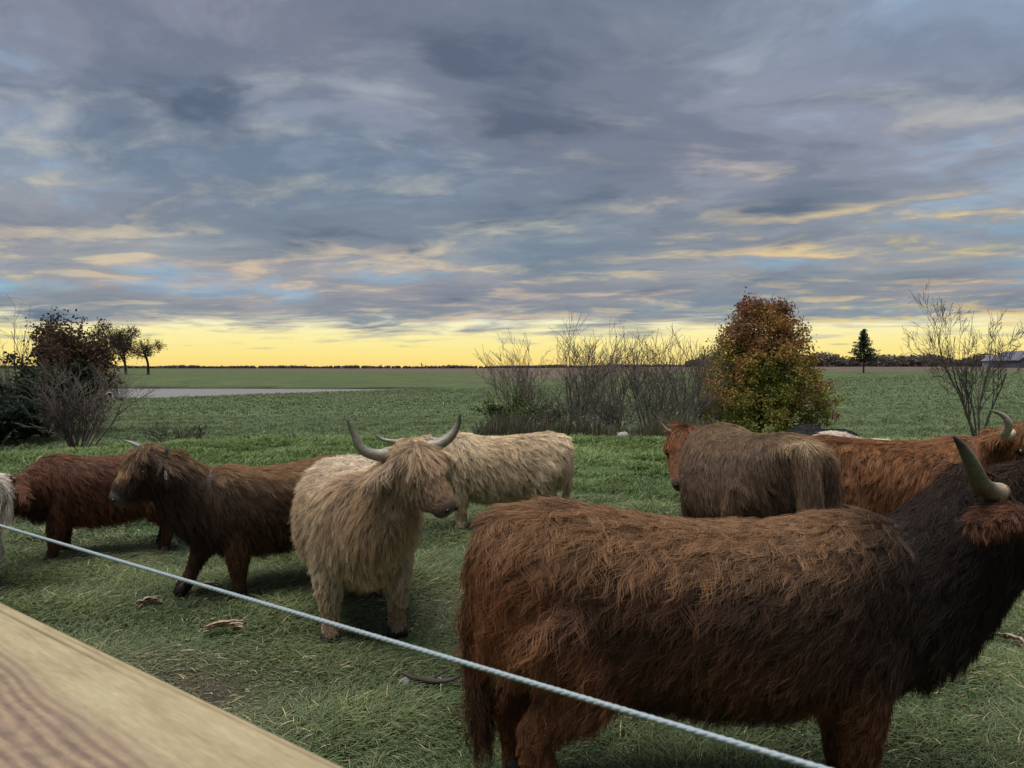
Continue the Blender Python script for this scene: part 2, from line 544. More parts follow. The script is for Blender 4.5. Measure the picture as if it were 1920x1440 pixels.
LEGS = {'front': [(0.40, 0.12, 0.64, 0.125), (0.375, 0.155, 0.47, 0.10), (0.375, 0.165, 0.27, 0.060), (0.37, 0.16, 0.17, 0.045), (0.372, 0.16, 0.085, 0.052), (0.385, 0.16, 0.03, 0.055)],
        'hind': [(-0.42, 0.12, 0.70, 0.19), (-0.36, 0.165, 0.52, 0.14), (-0.44, 0.165, 0.38, 0.082), (-0.505, 0.165, 0.29, 0.062), (-0.485, 0.165, 0.17, 0.046), (-0.465, 0.165, 0.085, 0.050), (-0.45, 0.165, 0.03, 0.055)]}

ALLCOWS = []
def cow(label, loc, yaw, s, color, poll, nose, horns=None, horn_cols=((170, 160, 140), (120, 115, 100), (60, 58, 52)), horn_r=0.034,
        sx=1.0, sw=1.0, belly=0.0, nhair=30000, hair_r=0.0012, shag=1.0, wave=0.3, clump=0.028, feet=None, group='cattle in the paddock',
        ear_drop=0.25, skin=(70, 50, 38), muzzle=(74, 62, 58), taghere=None, cat='cow', lift=0.22, K=8, neck_r=1.0, neckdip=0.0, clumpf=0.6, droop=1.0, name='cow', forelock=0.24, earhair=1.0, facehair=0.02, headw=1.0, earw=None, rump=0.0, gdiv=12, tail_r=1.0, tail_end=0.36,
        extra_curve=None, headroll=0.0, tailout=0.0):
    """one animal: an Empty with body, hair, horns, hooves, eyes, nostrils as parts.  poll / nose are world points."""
    loc = np.array([loc[0], loc[1], gz(loc[0], loc[1]) if len(loc) < 3 else loc[2]])
    root = empty(name, loc, yaw)
    tag(root, label, cat, group)
    ALLCOWS.append((loc, s))
    ca, sa = math.cos(-yaw), math.sin(-yaw)
    def tol(p):
        q = np.asarray(p, float) - loc
        return np.array([q[0] * ca - q[1] * sa, q[0] * sa + q[1] * ca, q[2]])
    def g(p):                                   # base proportions -> local metres
        return np.array([p[0] * s * sx, p[1] * s * sw, p[2] * s])
    parts = []
    # trunk
    C = []; A = []
    for x, w, tp, bt in TORSO:
        bt2 = bt - belly * math.exp(-((x - 0.0) / 0.4) ** 2)
        C.append(np.array([x * s * sx, 0, 0])); A.append((w * s * sw, (tp + rump * float(smooth(-x, 0.0, 0.45))) * s, bt2 * s))
    parts.append(rings(C, [np.array([0, 1.0, 0])] * len(C), [np.array([0, 0, 1.0])] * len(C), A))
    # head frame
    pl, ns = tol(poll), tol(nose)
    L = np.linalg.norm(ns - pl); fw = (ns - pl) / L
    up = np.array([0, 0, 1.0]) - fw * fw[2]; up = unit(up)
    if headroll:
        up = up * math.cos(headroll) + np.cross(fw, up) * math.sin(headroll)
    rt = np.cross(fw, up)                      # the animal's right
    hs = L / 0.46
    def hp(t, side, u): return pl + fw * (t * L) + rt * (side * hs) + up * (u * hs)
    C = []; A = []
    for t, w, tp, bt in HEAD:
        hw_ = 1 + (headw - 1) * (1 - 0.75 * float(smooth(t, 0.35, 0.9)))
        C.append(pl + fw * (t * L)); A.append((w * hs * hw_, tp * hs * hw_, bt * hs * hw_))
    parts.append(rings(C, [rt] * len(C), [up] * len(C), A))
    # neck
    n0 = g((0.34, 0, 0.70)); n1 = g((0.52, 0, 0.74)); n3 = hp(0.06, 0, -0.05); n2 = (n1 + n3) / 2 + np.array([0, 0, -0.01 - neckdip])
    n1 = n1 - np.array([0, 0, (neck_r - 1) * 0.13 * s]); n2 = n2 - np.array([0, 0, (neck_r - 1) * 0.13 * s])
    NP = spline([n0, n1, n2, n3], 9)
    nr = np.interp(np.linspace(0, 1, 9), [0, 0.35, 0.7, 1], [0.24 * s, 0.205 * s, 0.165 * s, 0.12 * hs])
    nr = nr * (1 + (neck_r - 1) * np.interp(np.linspace(0, 1, 9), [0, 0.3, 0.7, 1], [0, 0.7, 1, 0.5]))
    parts.append(tube(NP, np.stack([nr * 0.72, nr], 1), 14))
    # dewlap / brisket
    parts.append(tube([g((0.42, 0, 0.52)), g((0.58, 0, 0.50)), (n1 + n2) / 2 - np.array([0, 0, 0.10 * s])], [0.12 * s, 0.10 * s, 0.07 * s], 10))
    # legs
    feet = feet or {}
    legs = {}
    for kk in ('front', 'hind'):
        for sd_, nm in ((1, 'l'), (-1, 'r')):
            off = np.array(feet.get(kk[0] + nm, (0, 0, 0)), float)
            J = LEGS[kk]; P = []; R = []
            zt = J[0][2]
            for (x, y, z_, r_) in J:
                f = (zt - z_) / zt
                P.append(g((x, y * sd_, z_)) + off * f); R.append(r_ * s)
            legs[kk[0] + nm] = (np.array(P), np.array(R))
            PP = spline(P, 16); RR = np.interp(np.linspace(0, len(J) - 1, 16), np.arange(len(J)), R)
            parts.append(tube(PP, RR, 12))
    # ears
    ears = []
    for sd_ in (1, -1):
        b = hp(0.06, 0.085 * sd_ * headw, 0.0)
        e = hp(0.10, 0.25 * sd_ * (0.5 + 0.5 * headw), -0.02 - ear_drop * 0.28)
        if earw and sd_ == earw[0]: b, e = tol(at(*earw[1])), tol(at(*earw[2]))
        m_ = (b + e) / 2 + up * 0.015 * hs
        EP = spline([b, m_, e], 6)
        parts.append(tube(EP, np.array([(0.03, 0.022), (0.045, 0.020), (0.055, 0.018), (0.055, 0.017), (0.042, 0.015), (0.015, 0.012)]) * hs, 10))
        ears.append((b, e))
    # tail
    t0 = g((-0.61, 0, 0.90)); TP = spline([t0, g((-0.645, 0.0, 0.86)), g((-0.655 - tailout, 0.0, 0.62)), g((-0.63 - tailout, 0.0, tail_end))], 10)
    parts.append(tube(TP, np.linspace(0.045, 0.02, 10) * s * tail_r, 8))
    V, F = join(parts)
    raw = mesh_obj('body', V, F, None, smooth_sh=False)
    rm = raw.modifiers.new('r', 'REMESH'); rm.mode = 'VOXEL'; rm.voxel_size = 0.017 * s; rm.use_smooth_shade = True
    sm = raw.modifiers.new('s', 'SMOOTH'); sm.factor = 0.5; sm.iterations = 7
    dg = bpy.context.evaluated_depsgraph_get(); dg.update()
    me = bpy.data.meshes.new_from_object(raw.evaluated_get(dg))
    old = raw.data
    bpy.data.objects.remove(raw); bpy.data.meshes.remove(old)
    me.name = 'body'
    nv = len(me.vertices)
    co = np.empty(nv * 3, np.float32); me.vertices.foreach_get('co', co); co = co.reshape(-1, 3).astype(float)
    no = np.empty(nv * 3, np.float32); me.vertices.foreach_get('normal', no); no = no.reshape(-1, 3).astype(float)
    # ---- fields over the surface
    bones = []   # a, b, radius, flow, length, region
    D = np.array
    def bone(a, b, r, flow, ln, reg): bones.append((D(a, float), D(b, float), r, unit(D(flow, float)), ln, reg))
    bone(g((-0.35, 0, 0.68)), g((0.45, 0, 0.68)), 0.27 * s, (-0.55, 0, -0.85), 0.115, 'trunk')
    bone(g((-0.60, 0, 0.72)), g((-0.5, 0, 0.72)), 0.2 * s, (-0.05, 0, -1), 0.12, 'rump')
    bone(NP[2], NP[-2], float(nr[4]) * 0.9, tuple(-0.5 * fw * np.array([1, 1, 0]) + np.array([-0.35, 0, -0.8])), 0.13, 'neck')
    bone(g((0.45, 0, 0.5)), g((0.60, 0, 0.52)), 0.14 * s, (-0.1, 0, -1), 0.13, 'neck')
    bone(hp(0.0, 0, -0.04), hp(0.95, 0, -0.03), 0.09 * hs, tuple(fw), 0.05, 'head')
    for k_, (P, R) in legs.items():
        bone(P[0], P[1], R[1], (-0.15, 0, -1), 0.10, 'upleg')
        bone(P[1], P[2], R[2] * 1.3, (-0.12, 0, -1), 0.07, 'upleg')
        bone(P[2], P[-1], R[-2], (0, 0, -1), 0.026, 'leg')
        if k_[0] == 'h': bone(P[2], P[3], R[3], (-0.1, 0, -1), 0.06, 'leg')
    for b, e in ears:
        bone(b, e, 0.03 * hs, tuple(unit(e - b) * 0.8 + D((0, 0, -0.7))), 0.10, 'ear')
    for i in range(0, 9, 3):
        bone(TP[i], TP[i + 3 if i < 7 else 9], 0.03 * s, (0.0, 0, -1), 0.07 + 0.018 * i, 'tail')
    regs = ['trunk', 'rump', 'neck', 'head', 'upleg', 'leg', 'ear', 'tail']
    def fields(p):
        Wt = np.zeros((len(p), len(bones))); tt = np.zeros((len(p), len(bones)))
        for i, (a, b, r, fl, ln, rg) in enumerate(bones):
            ab = b - a; t = np.clip((p - a) @ ab / (ab @ ab), 0, 1)
            dd = np.linalg.norm(p - a - t[:, None] * ab, axis=1) - r
            Wt[:, i] = np.exp(-np.maximum(dd, -0.03) / (0.028 * s)); tt[:, i] = t
        Wt += 1e-12
        Wt /= Wt.sum(1, keepdims=True)
        flow = Wt @ np.array([b[3] for b in bones])
        ln = Wt @ np.array([b[4] for b in bones])
        rw = {r: Wt[:, [i for i, b in enumerate(bones) if b[5] == r]].sum(1) for r in regs}
        q = (p - pl)
        ht = q @ fw / L; hu = q @ up / hs; hsd = q @ rt / hs
        return flow, ln, rw, ht, hu, hsd
    flow, ln, rw, ht, hu, hsd = fields(co)
    onhead = rw['head'] > 0.5
    base = lin(np.clip(color(co / D([s * sx, s * sw, s]), no, rw, ht, hu), 0, 255)) * 0.55
    mz = onhead & (ht > 0.86)
    wm = (smooth(ht, 0.88, 0.95) * rw['head'])[:, None]
    base = base * (1 - wm) + lin(muzzle) * wm
    a_ = me.attributes.new('col', 'FLOAT_COLOR', 'POINT')
    c4 = np.ones((nv, 4)); c4[:, :3] = base
    a_.data.foreach_set('color', c4.ravel())
    me.materials.clear(); me.materials.append(M_SKIN)
    body = bpy.data.objects.new('body', me); COL.objects.link(body); body.parent = root
    # ---- hair
    me.calc_loop_triangles()
    nt = len(me.loop_triangles)
    tri = np.empty(nt * 3, np.int32); me.loop_triangles.foreach_get('vertices', tri); tri = tri.reshape(-1, 3)
    ar = np.linalg.norm(np.cross(co[tri[:, 1]] - co[tri[:, 0]], co[tri[:, 2]] - co[tri[:, 0]]), axis=1) / 2
    tc = co[tri].mean(1)
    dens = 1 + 1.6 * rw['head'][tri[:, 0]] + 0.8 * rw['ear'][tri[:, 0]] + 0.5 * rw['tail'][tri[:, 0]] + 0.4 * rw['leg'][tri[:, 0]]
    pr = ar * dens; pr /= pr.sum()
    rng = np.random.default_rng(int(abs(loc[0] * 1000)) + 3)
    def roots(n):
        ti = rng.choice(nt, n, p=pr)
        u = rng.random((n, 2)); fl = u.sum(1) > 1; u[fl] = 1 - u[fl]
        b0 = 1 - u.sum(1)
        T = tri[ti]
        P = co[T[:, 0]] * b0[:, None] + co[T[:, 1]] * u[:, :1] + co[T[:, 2]] * u[:, 1:]
        Nn = unit(no[T[:, 0]] * b0[:, None] + no[T[:, 1]] * u[:, :1] + no[T[:, 2]] * u[:, 1:])
        return P, Nn
    def grow(P, Nn, jitter, ph, wav):
        n = len(P)
        flow, ln, rw, ht, hu, hsd = fields(P)
        L_ = ln * shag
        hw = rw['head']
        fore = hw * smooth(hu, -0.02, 0.04) * (1 - smooth(ht, 0.14, 0.42)) * (1 - smooth(np.abs(hsd), 0.075 * headw, 0.105 * headw))
        face = hw * (1 - smooth(ht, 0.45, 0.9))
        hl = 0.014 + 0.04 * hw * (1 - smooth(ht, 0.7, 0.92)) + forelock * fore + facehair * (1 - smooth(ht, 0.5, 0.85)) * (1 - fore)
        L_ = L_ * (1 - hw) + hl * hw * (0.7 + 0.3 * shag)
        L_ = L_ * (1 + (1.54 * earhair - 1) * rw['ear'])
        L_ = L_ * (1 - 0.85 * smooth(ht, 0.86, 0.95) * hw)
        L_ = L_ * (0.80 + 0.22 * wob(P, 5.0 / s, 4) + 0.16 * wob(P, 2.0 / s, 9)) * rng.uniform(0.55, 1.3, n)
        L_ = np.maximum(L_, 0.004)
        f = flow.copy()
        # swirl of the coat
        sw_ = 0.42 * wob(P, 2.2 / s, 5) + 0.16 * wob(P, 7.0 / s, 6)
        tang = np.cross(Nn, f); f = f + tang * (sw_ * (1 - hw) * (1 - 0.6 * rw['leg']))[:, None]
        # forelock parts to both sides
        f = f + rt * (np.clip(hsd * 7, -0.9, 0.9) * fore)[:, None] + up * (0.35 * fore)[:, None]
        f = f - Nn * (f * Nn).sum(1, keepdims=True)
        f = unit(f + 1e-4)
        lf = lift * (0.5 + 1.0 * rng.random(n)) + 0.45 * fore
        d = unit(f + Nn * lf[:, None] + rng.normal(size=(n, 3)) * jitter)
        side = unit(np.cross(d, Nn) + 1e-5)
        out = np.empty((n, K, 3)); out[:, 0] = P
        step = L_ / (K - 1)
        p = P.copy()
        gr = droop * (0.30 + 0.9 * fore + 0.25 * rw['neck'] + 0.4 * rw['ear'] + 0.4 * rw['tail'])
        for k in range(1, K):
            t = k / (K - 1)
            d = d + D([0, 0, -1.0]) * (gr * 0.42 * np.minimum(1, L_ / 0.08))[:, None] * (7 / (K - 1))
            d = d + side * (np.cos(ph + t * wav * 6.28) * wave * np.minimum(1, L_ / 0.07) * (7 / (K - 1)))[:, None]
            dn = (d * Nn).sum(1)
            lim = 0.03 + 0.10 * (1 - t)
            d = d + Nn * np.maximum(0, lim - dn)[:, None]
            d = unit(d)
            p = p + d * step[:, None]
            out[:, k] = p
        return out, L_, (rw, ht, hu)
    ng = max(300, int(nhair / gdiv))
    gP, gN = roots(ng)
    gphase = rng.uniform(0, 6.28, ng); gw = rng.uniform(0.7, 1.7, ng)
    gC, gL, _ = grow(gP, gN, 0.10, gphase, gw)
    kd = kdtree.KDTree(ng)
    for i, p in enumerate(gP): kd.insert(p, i)
    kd.balance()
    P, Nn = roots(nhair)
    _f = fields(P); _k = ~((_f[3] > 0.95) & (_f[2]['head'] > 0.5))
    for _sd in (1, -1): _k &= np.linalg.norm((P - hp(0.39, 0.103 * headw * _sd, 0.008)) * [1, 1, 0.8], axis=1) > 0.032 * hs
    P = P[_k]; Nn = Nn[_k]; nhair = len(P)
    gi = np.fromiter((kd.find(p)[1] for p in P), int, nhair)
    H, HL, (rw, ht, hu) = grow(P, Nn, 0.12, gphase[gi] + rng.normal(size=nhair) * 0.35, gw[gi])
    # clump towards guides
    t = np.linspace(0, 1, K)
    guard = rng.random(nhair) < 0.16
    cf = (clumpf * rng.uniform(0.5, 1.25, nhair)).clip(0, 1) * (1 - 0.6 * rw['head'] * smooth(ht, 0.4, 0.6))
    cf[guard] *= 0.45
    near = np.exp(-(np.linalg.norm(P - gP[gi], axis=1) / (clump * 2.0)) ** 2)
    wgt = (cf * near)[:, None] * (t ** 0.8)[None]
    tgt = gC[gi] + (P - gP[gi])[:, None] * (1 - 0.85 * t)[None, :, None]
    ratio = (HL / gL[gi])[:, None, None]
    H = H * (1 - wgt[..., None]) + (P[:, None] + (tgt - P[:, None]) * np.clip(ratio, 0.6, 1.3)) * wgt[..., None]
    cs = color(P / D([s * sx, s * sw, s]), Nn, rw, ht, hu)
    cs = mixc(cs, muzzle, smooth(ht, 0.84, 0.95) * rw['head'])
    gj = rng.normal(1, 0.20, ng)[gi] * rng.normal(1, 0.14, nhair) * np.where(guard, 1.5, 1.0)
    cl = lin(np.clip(cs, 0, 255)) * np.clip(gj, 0.4, 1.9)[:, None]
    R = hair_r * (1 - 0.75 * t ** 1.5)[None] * rng.uniform(0.7, 1.3, nhair)[:, None] * np.where(guard, 0.7, 1.0)[:, None]
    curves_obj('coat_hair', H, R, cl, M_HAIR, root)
    # ---- horns
    for hn in (horns or []):
        if hn[0] == 'w': Pts = [tol(at(*q)) for q in hn[1]]
        else:
            sd_ = hn[1]
            Pts = [hp(0.0 + f_, sd_ * x_, u_) for (x_, u_, f_) in hn[2]]
        HP = spline(Pts, 22)
        tt_ = np.linspace(0, 1, 22)
        rr = horn_r * np.interp(tt_, [0, 0.12, 0.5, 0.85, 1], [0.96, 1.0, 0.78, 0.36, 0.10])
        hv, hf = tube(HP, rr, 14)
        hc = lin(horn_cols[0]) * (1 - smooth(tt_, 0.08, 0.35))[:, None] + lin(horn_cols[1]) * (smooth(tt_, 0.08, 0.35) * (1 - smooth(tt_, 0.6, 0.98)))[:, None] + lin(horn_cols[2]) * smooth(tt_, 0.6, 0.98)[:, None]
        mesh_obj('horn', hv, hf, M_HORN, root, col=np.repeat(hc, 14, 0))
    # ---- hooves
    for k_, (Pj, R) in legs.items():
        b = Pj[-1]; r = R[-1]
        for sg in (1, -1):
            pts = [b + D([-0.02 * s, sg * 0.022 * s, 0.045 * s]), b + D([0.0, sg * 0.024 * s, 0.01 * s]), b + D([0.018 * s, sg * 0.024 * s, -b[2] * 0.98 + max(0, b[2] - 0.05)])]
            v, f = tube(pts, [r * 0.55, r * 0.68, r * 0.72], 10)
            mesh_obj('hoof', v, f, M_HOOF, root)
    # ---- eyes, nostrils
    for sd_ in (1, -1):
        for nm, (t_, sx_, u_), r_, mt_ in (('eye', (0.39, 0.102 * headw, 0.008), (0.024, 0.018, 0.020), M_EYE), ('nostril', (1.0, 0.044 * (1 + (headw - 1) * 0.25), 0.004), (0.016, 0.020, 0.015), M_NOSTRIL)):
            c = hp(t_, sx_ * sd_, u_)
            v = []; f = []
            for i in range(7):
                th = math.pi * i / 6
                for j in range(10):
                    ph = 2 * math.pi * j / 10
                    v.append(c + fw * (r_[0] * hs * math.sin(th) * math.cos(ph)) + rt * (r_[1] * hs * math.sin(th) * math.sin(ph)) + up * (r_[2] * hs * math.cos(th)))
            for i in range(6):
                for j in range(10): f.append((i * 10 + j, i * 10 + (j + 1) % 10, (i + 1) * 10 + (j + 1) % 10, (i + 1) * 10 + j))
            mesh_obj(nm, v, f, mt_, root)
    if taghere:
        b, e = ears[0 if taghere == 'r' else 1]
        c = b * 0.35 + e * 0.65
        ax = unit(e - b); dn = D([0, 0, -1.0])
        nrm = unit(np.cross(ax, dn))
        c = c + rt * (0.05 if taghere == 'r' else -0.05) * hs
        v = []
        for k_ in (-1, 1):
            for (i, j) in ((-0.012, 0.0), (0.012, 0.0), (0.018, 0.03), (0.018, 0.055), (-0.018, 0.055), (-0.018, 0.03)):
                v.append(c + fw * 0.035 + ax * i + dn * j + nrm * 0.0015 * k_)
        f = [(5, 4, 3, 2, 1, 0), (6, 7, 8, 9, 10, 11)] + [(i, (i + 1) % 6, 6 + (i + 1) % 6, 6 + i) for i in range(6)]
        mesh_obj('ear_tag', v, f, M_TAG, root, smooth_sh=False)
    return root

# coats: p is the point in body proportions, n its normal
def c_bull(p, n, rw, ht, hu):
    rust = np.array((104, 68, 45.)); dark = np.array((48, 34, 27.)); black = np.array((31, 24, 20.)); top = np.array((142, 111, 82.))
    w = 0.5 + 0.5 * wob(p, 4.0, 1)
    c = mixc(mixc(dark, rust, 0.05 + 0.5 * smooth(w, 0.35, 0.95)), rust, smooth(-p[:, 0], 0.36, 0.56))
    c = mixc(c, top, 0.75 * smooth(n[:, 2], 0.15, 0.9) * (1 - smooth(p[:, 0], 0.5, 0.62)))  # light from above painted into the up-facing hair of the back
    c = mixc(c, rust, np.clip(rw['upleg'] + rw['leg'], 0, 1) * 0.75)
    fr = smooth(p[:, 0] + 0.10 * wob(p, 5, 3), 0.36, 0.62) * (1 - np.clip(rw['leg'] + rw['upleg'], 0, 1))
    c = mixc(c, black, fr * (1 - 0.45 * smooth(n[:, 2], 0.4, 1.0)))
    c = mixc(c, (92, 60, 44), rw['ear'])
    c = mixc(c, (44, 31, 24), rw['tail'] * 0.6)
    return c
def c_blonde(p, n, rw, ht, hu):
    a = np.array((192, 178, 156.)); b = np.array((158, 137, 113.))
    c = mixc(a, b, np.clip(0.45 + 0.45 * wob(p, 3.0, 1), 0, 1))
    c = mixc(c, (142, 114, 86), np.clip(rw['neck'] * 0.5 + rw['leg'] * 0.55, 0, 1))
    c = mixc(c, (128, 103, 82), rw['head'] * 0.85)
    c = mixc(c, (206, 178, 142), rw['head'] * smooth(-ht, -0.45, -0.3) * smooth(hu, 0.02, 0.07))
    c = mixc(c, (96, 72, 56), rw['ear'] * 0.6)
    return c
def c_pale(p, n, rw, ht, hu):
    c = mixc((200, 184, 156), (178, 158, 130), np.clip(0.45 + 0.4 * wob(p, 3, 2), 0, 1))
    return mixc(c, (190, 150, 100), rw['head'] * 0.5)
def c_calf(p, n, rw, ht, hu):
    c = mixc((76, 60, 46), (50, 39, 31), np.clip(0.5 + 0.5 * wob(p, 3.5, 3), 0, 1))
    c = mixc(c, (150, 116, 80), 0.7 * smooth(n[:, 2], 0.45, 1.0))  # top light put into the coat colour by the normal
    c = mixc(c, (98, 68, 48), np.clip(rw['upleg'], 0, 1) * 0.6)
    c = mixc(c, (94, 67, 47), rw['leg'] * 0.8)
    c = mixc(c, (34, 28, 24), rw['leg'] * smooth(-p[:, 2], -0.16, -0.10))
    c = mixc(c, (54, 45, 38), rw['head'])
    c = mixc(c, (186, 152, 112), rw['head'] * smooth(hu, 0.04, 0.10) * (1 - smooth(ht, 0.5, 0.75)))
    c = mixc(c, (40, 34, 30), rw['ear'] * 0.5)
    return c
def c_red(p, n, rw, ht, hu):
    c = mixc((94, 60, 43), (68, 44, 33), np.clip(0.5 + 0.5 * wob(p, 3.0, 4), 0, 1))
    c = mixc(c, (114, 77, 54), 0.6 * smooth(n[:, 2], 0.3, 1.0))  # back painted lighter where it faces the sky, as if lit
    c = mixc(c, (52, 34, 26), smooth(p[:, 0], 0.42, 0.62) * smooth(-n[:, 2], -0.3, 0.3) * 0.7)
    c = mixc(c, (40, 28, 22), rw['leg'] * smooth(-p[:, 2], -0.2, -0.12) * 0.7)
    return c
def c_rust(p, n, rw, ht, hu):
    c = mixc((126, 86, 58), (98, 66, 46), np.clip(0.5 + 0.5 * wob(p, 3.0, 5), 0, 1))
    return mixc(c, (140, 100, 68), 0.5 * smooth(n[:, 2], 0.3, 1.0))  # light on up-facing hair is part of the coat colour
def c_taupe(p, n, rw, ht, hu):
    c = mixc((102, 82, 63), (76, 60, 48), np.clip(0.5 + 0.5 * wob(p, 2.6, 6), 0, 1))
    c = mixc(c, (130, 107, 81), 0.6 * smooth(n[:, 2], 0.35, 1.0))  # skylit back painted in, stronger the more the surface faces up
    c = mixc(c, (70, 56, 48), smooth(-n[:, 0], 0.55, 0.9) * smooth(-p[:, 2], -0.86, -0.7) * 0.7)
    c = mixc(c, (206, 182, 142), rw['tail'])
    return c
def c_white(p, n, rw, ht, hu):
    return mixc((214, 206, 196), (186, 174, 160), np.clip(0.5 + 0.5 * wob(p, 3, 2), 0, 1))
def c_black(p, n, rw, ht, hu):
    return mixc((34, 30, 30), (22, 19, 20), np.clip(0.5 + 0.5 * wob(p, 3, 2), 0, 1))

def yaw_of(v): return math.atan2(v[1], v[0])
def lyre(r_len, rise, back=0.0):
    return lambda sd_: ('h', sd_, [(0.06, 0.045, 0.0), (0.12, 0.055, 0.0 - back * 0.3), (0.06 + r_len * 0.8, 0.07 + rise * 0.12, 0.0 - back), (0.06 + r_len, 0.09 + rise * 0.55, -back), (0.06 + r_len * 1.02, 0.09 + rise, -back * 1.1)])

QUICK = 1.0
def NH(n): return int(n * QUICK)

# 1 near dark brown animal, broadside
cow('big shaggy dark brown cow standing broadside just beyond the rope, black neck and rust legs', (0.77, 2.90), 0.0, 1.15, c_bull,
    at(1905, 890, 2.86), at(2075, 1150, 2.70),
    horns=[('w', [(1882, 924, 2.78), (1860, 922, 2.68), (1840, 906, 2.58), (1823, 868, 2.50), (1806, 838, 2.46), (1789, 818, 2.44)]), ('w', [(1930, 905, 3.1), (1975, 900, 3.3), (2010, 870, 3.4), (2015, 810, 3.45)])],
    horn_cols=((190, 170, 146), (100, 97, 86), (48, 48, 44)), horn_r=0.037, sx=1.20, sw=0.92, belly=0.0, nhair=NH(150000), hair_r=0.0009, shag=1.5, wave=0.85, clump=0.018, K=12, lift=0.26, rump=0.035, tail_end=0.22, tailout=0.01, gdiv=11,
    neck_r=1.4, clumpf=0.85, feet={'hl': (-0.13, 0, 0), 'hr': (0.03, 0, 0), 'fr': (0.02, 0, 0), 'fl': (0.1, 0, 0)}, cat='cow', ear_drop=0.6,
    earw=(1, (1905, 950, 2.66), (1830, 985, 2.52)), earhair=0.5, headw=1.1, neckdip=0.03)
# 2 blonde cow looking to the side
cow('shaggy blonde cow facing the rope, head turned, long grey upswept horns', (-1.05, 5.02), yaw_of((0.30, -0.95)), 1.08, c_blonde,
    at(766, 848, 4.38), at(846, 957, 4.25),
    horns=[('w', [(728, 853, 4.36), (703, 853, 4.33), (678, 842, 4.31), (662, 812, 4.30), (649, 784, 4.30)]), ('w', [(800, 838, 4.42), (822, 834, 4.44), (845, 818, 4.46), (858, 796, 4.46), (863, 775, 4.45)])],
    horn_cols=((150, 142, 128), (128, 124, 112), (66, 64, 60)), horn_r=0.037, sx=0.90, sw=1.2, belly=0.0, nhair=NH(130000), hair_r=0.0011, shag=1.35, wave=0.45, clump=0.022, K=10, lift=0.30,
    neck_r=1.25, muzzle=(88, 74, 68), ear_drop=0.7, feet={'hl': (0, 0, 0), 'hr': (0.08, 0, 0)}, forelock=0.33, headw=1.18, clumpf=0.8)
# 3 dark calf looking left
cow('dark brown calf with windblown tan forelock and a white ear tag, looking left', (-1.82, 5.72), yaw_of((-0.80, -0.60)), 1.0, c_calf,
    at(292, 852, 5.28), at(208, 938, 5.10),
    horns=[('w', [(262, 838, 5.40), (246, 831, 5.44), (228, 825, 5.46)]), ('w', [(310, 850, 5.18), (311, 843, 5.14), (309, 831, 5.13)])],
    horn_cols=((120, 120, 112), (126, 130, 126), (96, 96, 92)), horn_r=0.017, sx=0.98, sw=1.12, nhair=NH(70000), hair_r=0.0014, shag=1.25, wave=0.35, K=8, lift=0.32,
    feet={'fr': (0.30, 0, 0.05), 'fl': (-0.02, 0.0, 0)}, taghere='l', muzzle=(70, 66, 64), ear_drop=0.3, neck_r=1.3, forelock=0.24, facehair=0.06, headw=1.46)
# 4 red calf behind, head low
cow('red brown calf at the left with its head stretched low', (-3.66, 6.7), yaw_of((-0.87, -0.48)), 0.95, c_red,
    at(30, 905, 6.15), at(-60, 985, 5.95), horns=[('h', 1, [(0.06, 0.05, 0), (0.1, 0.06, 0), (0.14, 0.10, 0)]), ('h', -1, [(0.06, 0.05, 0), (0.1, 0.06, 0), (0.14, 0.10, 0)])], horn_r=0.02,
    sx=1.0, nhair=NH(42000), hair_r=0.0016, shag=1.1, K=7, feet={'fl': (0.10, 0, 0)}, neck_r=1.25, lift=0.3)
# 5 white animal cut by the edge of the view
cow('white shaggy cow cut off by the left edge, beside the red brown calf', (-4.47, 5.55), yaw_of((-1, 0.05)), 0.95, c_white,
    (-5.55, 5.5, 0.92), (-5.85, 5.5, 0.60), horns=[lyre(0.2, 0.2)(1), lyre(0.2, 0.2)(-1)], nhair=NH(26000), hair_r=0.0016, shag=1.0, K=7)
# 6 pale cow behind the blonde one
cow('pale cream cow standing side on behind the blonde cow', (-0.12, 7.6), yaw_of((-1, -0.02)), 1.02, c_pale,
    at(775, 832, 7.35), at(750, 925, 7.05),
    horns=[('w', [(752, 830, 7.33), (735, 828, 7.3), (715, 823, 7.3), (697, 809, 7.3)]), ('w', [(800, 828, 7.4), (815, 828, 7.45), (806, 818, 7.5), (798, 798, 7.5)])],
    horn_cols=((176, 168, 150), (140, 134, 120), (110, 105, 95)), horn_r=0.026, sx=1.05, nhair=NH(65000), hair_r=0.0015, shag=1.3, wave=0.4, K=8, lift=0.26, belly=0.02, headw=1.2, neck_r=1.2)
# 7 taupe cow seen from behind
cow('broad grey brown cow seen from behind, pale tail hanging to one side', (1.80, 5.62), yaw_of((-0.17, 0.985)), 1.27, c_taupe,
    (1.72, 6.75, 0.80), (1.72, 7.0, 0.45), horns=[lyre(0.2, 0.1)(1), lyre(0.2, 0.1)(-1)], sx=0.93, sw=1.10, nhair=NH(80000), hair_r=0.0013, shag=0.9, wave=0.2, K=7, clumpf=0.4, tail_r=2.0, tailout=0.06)
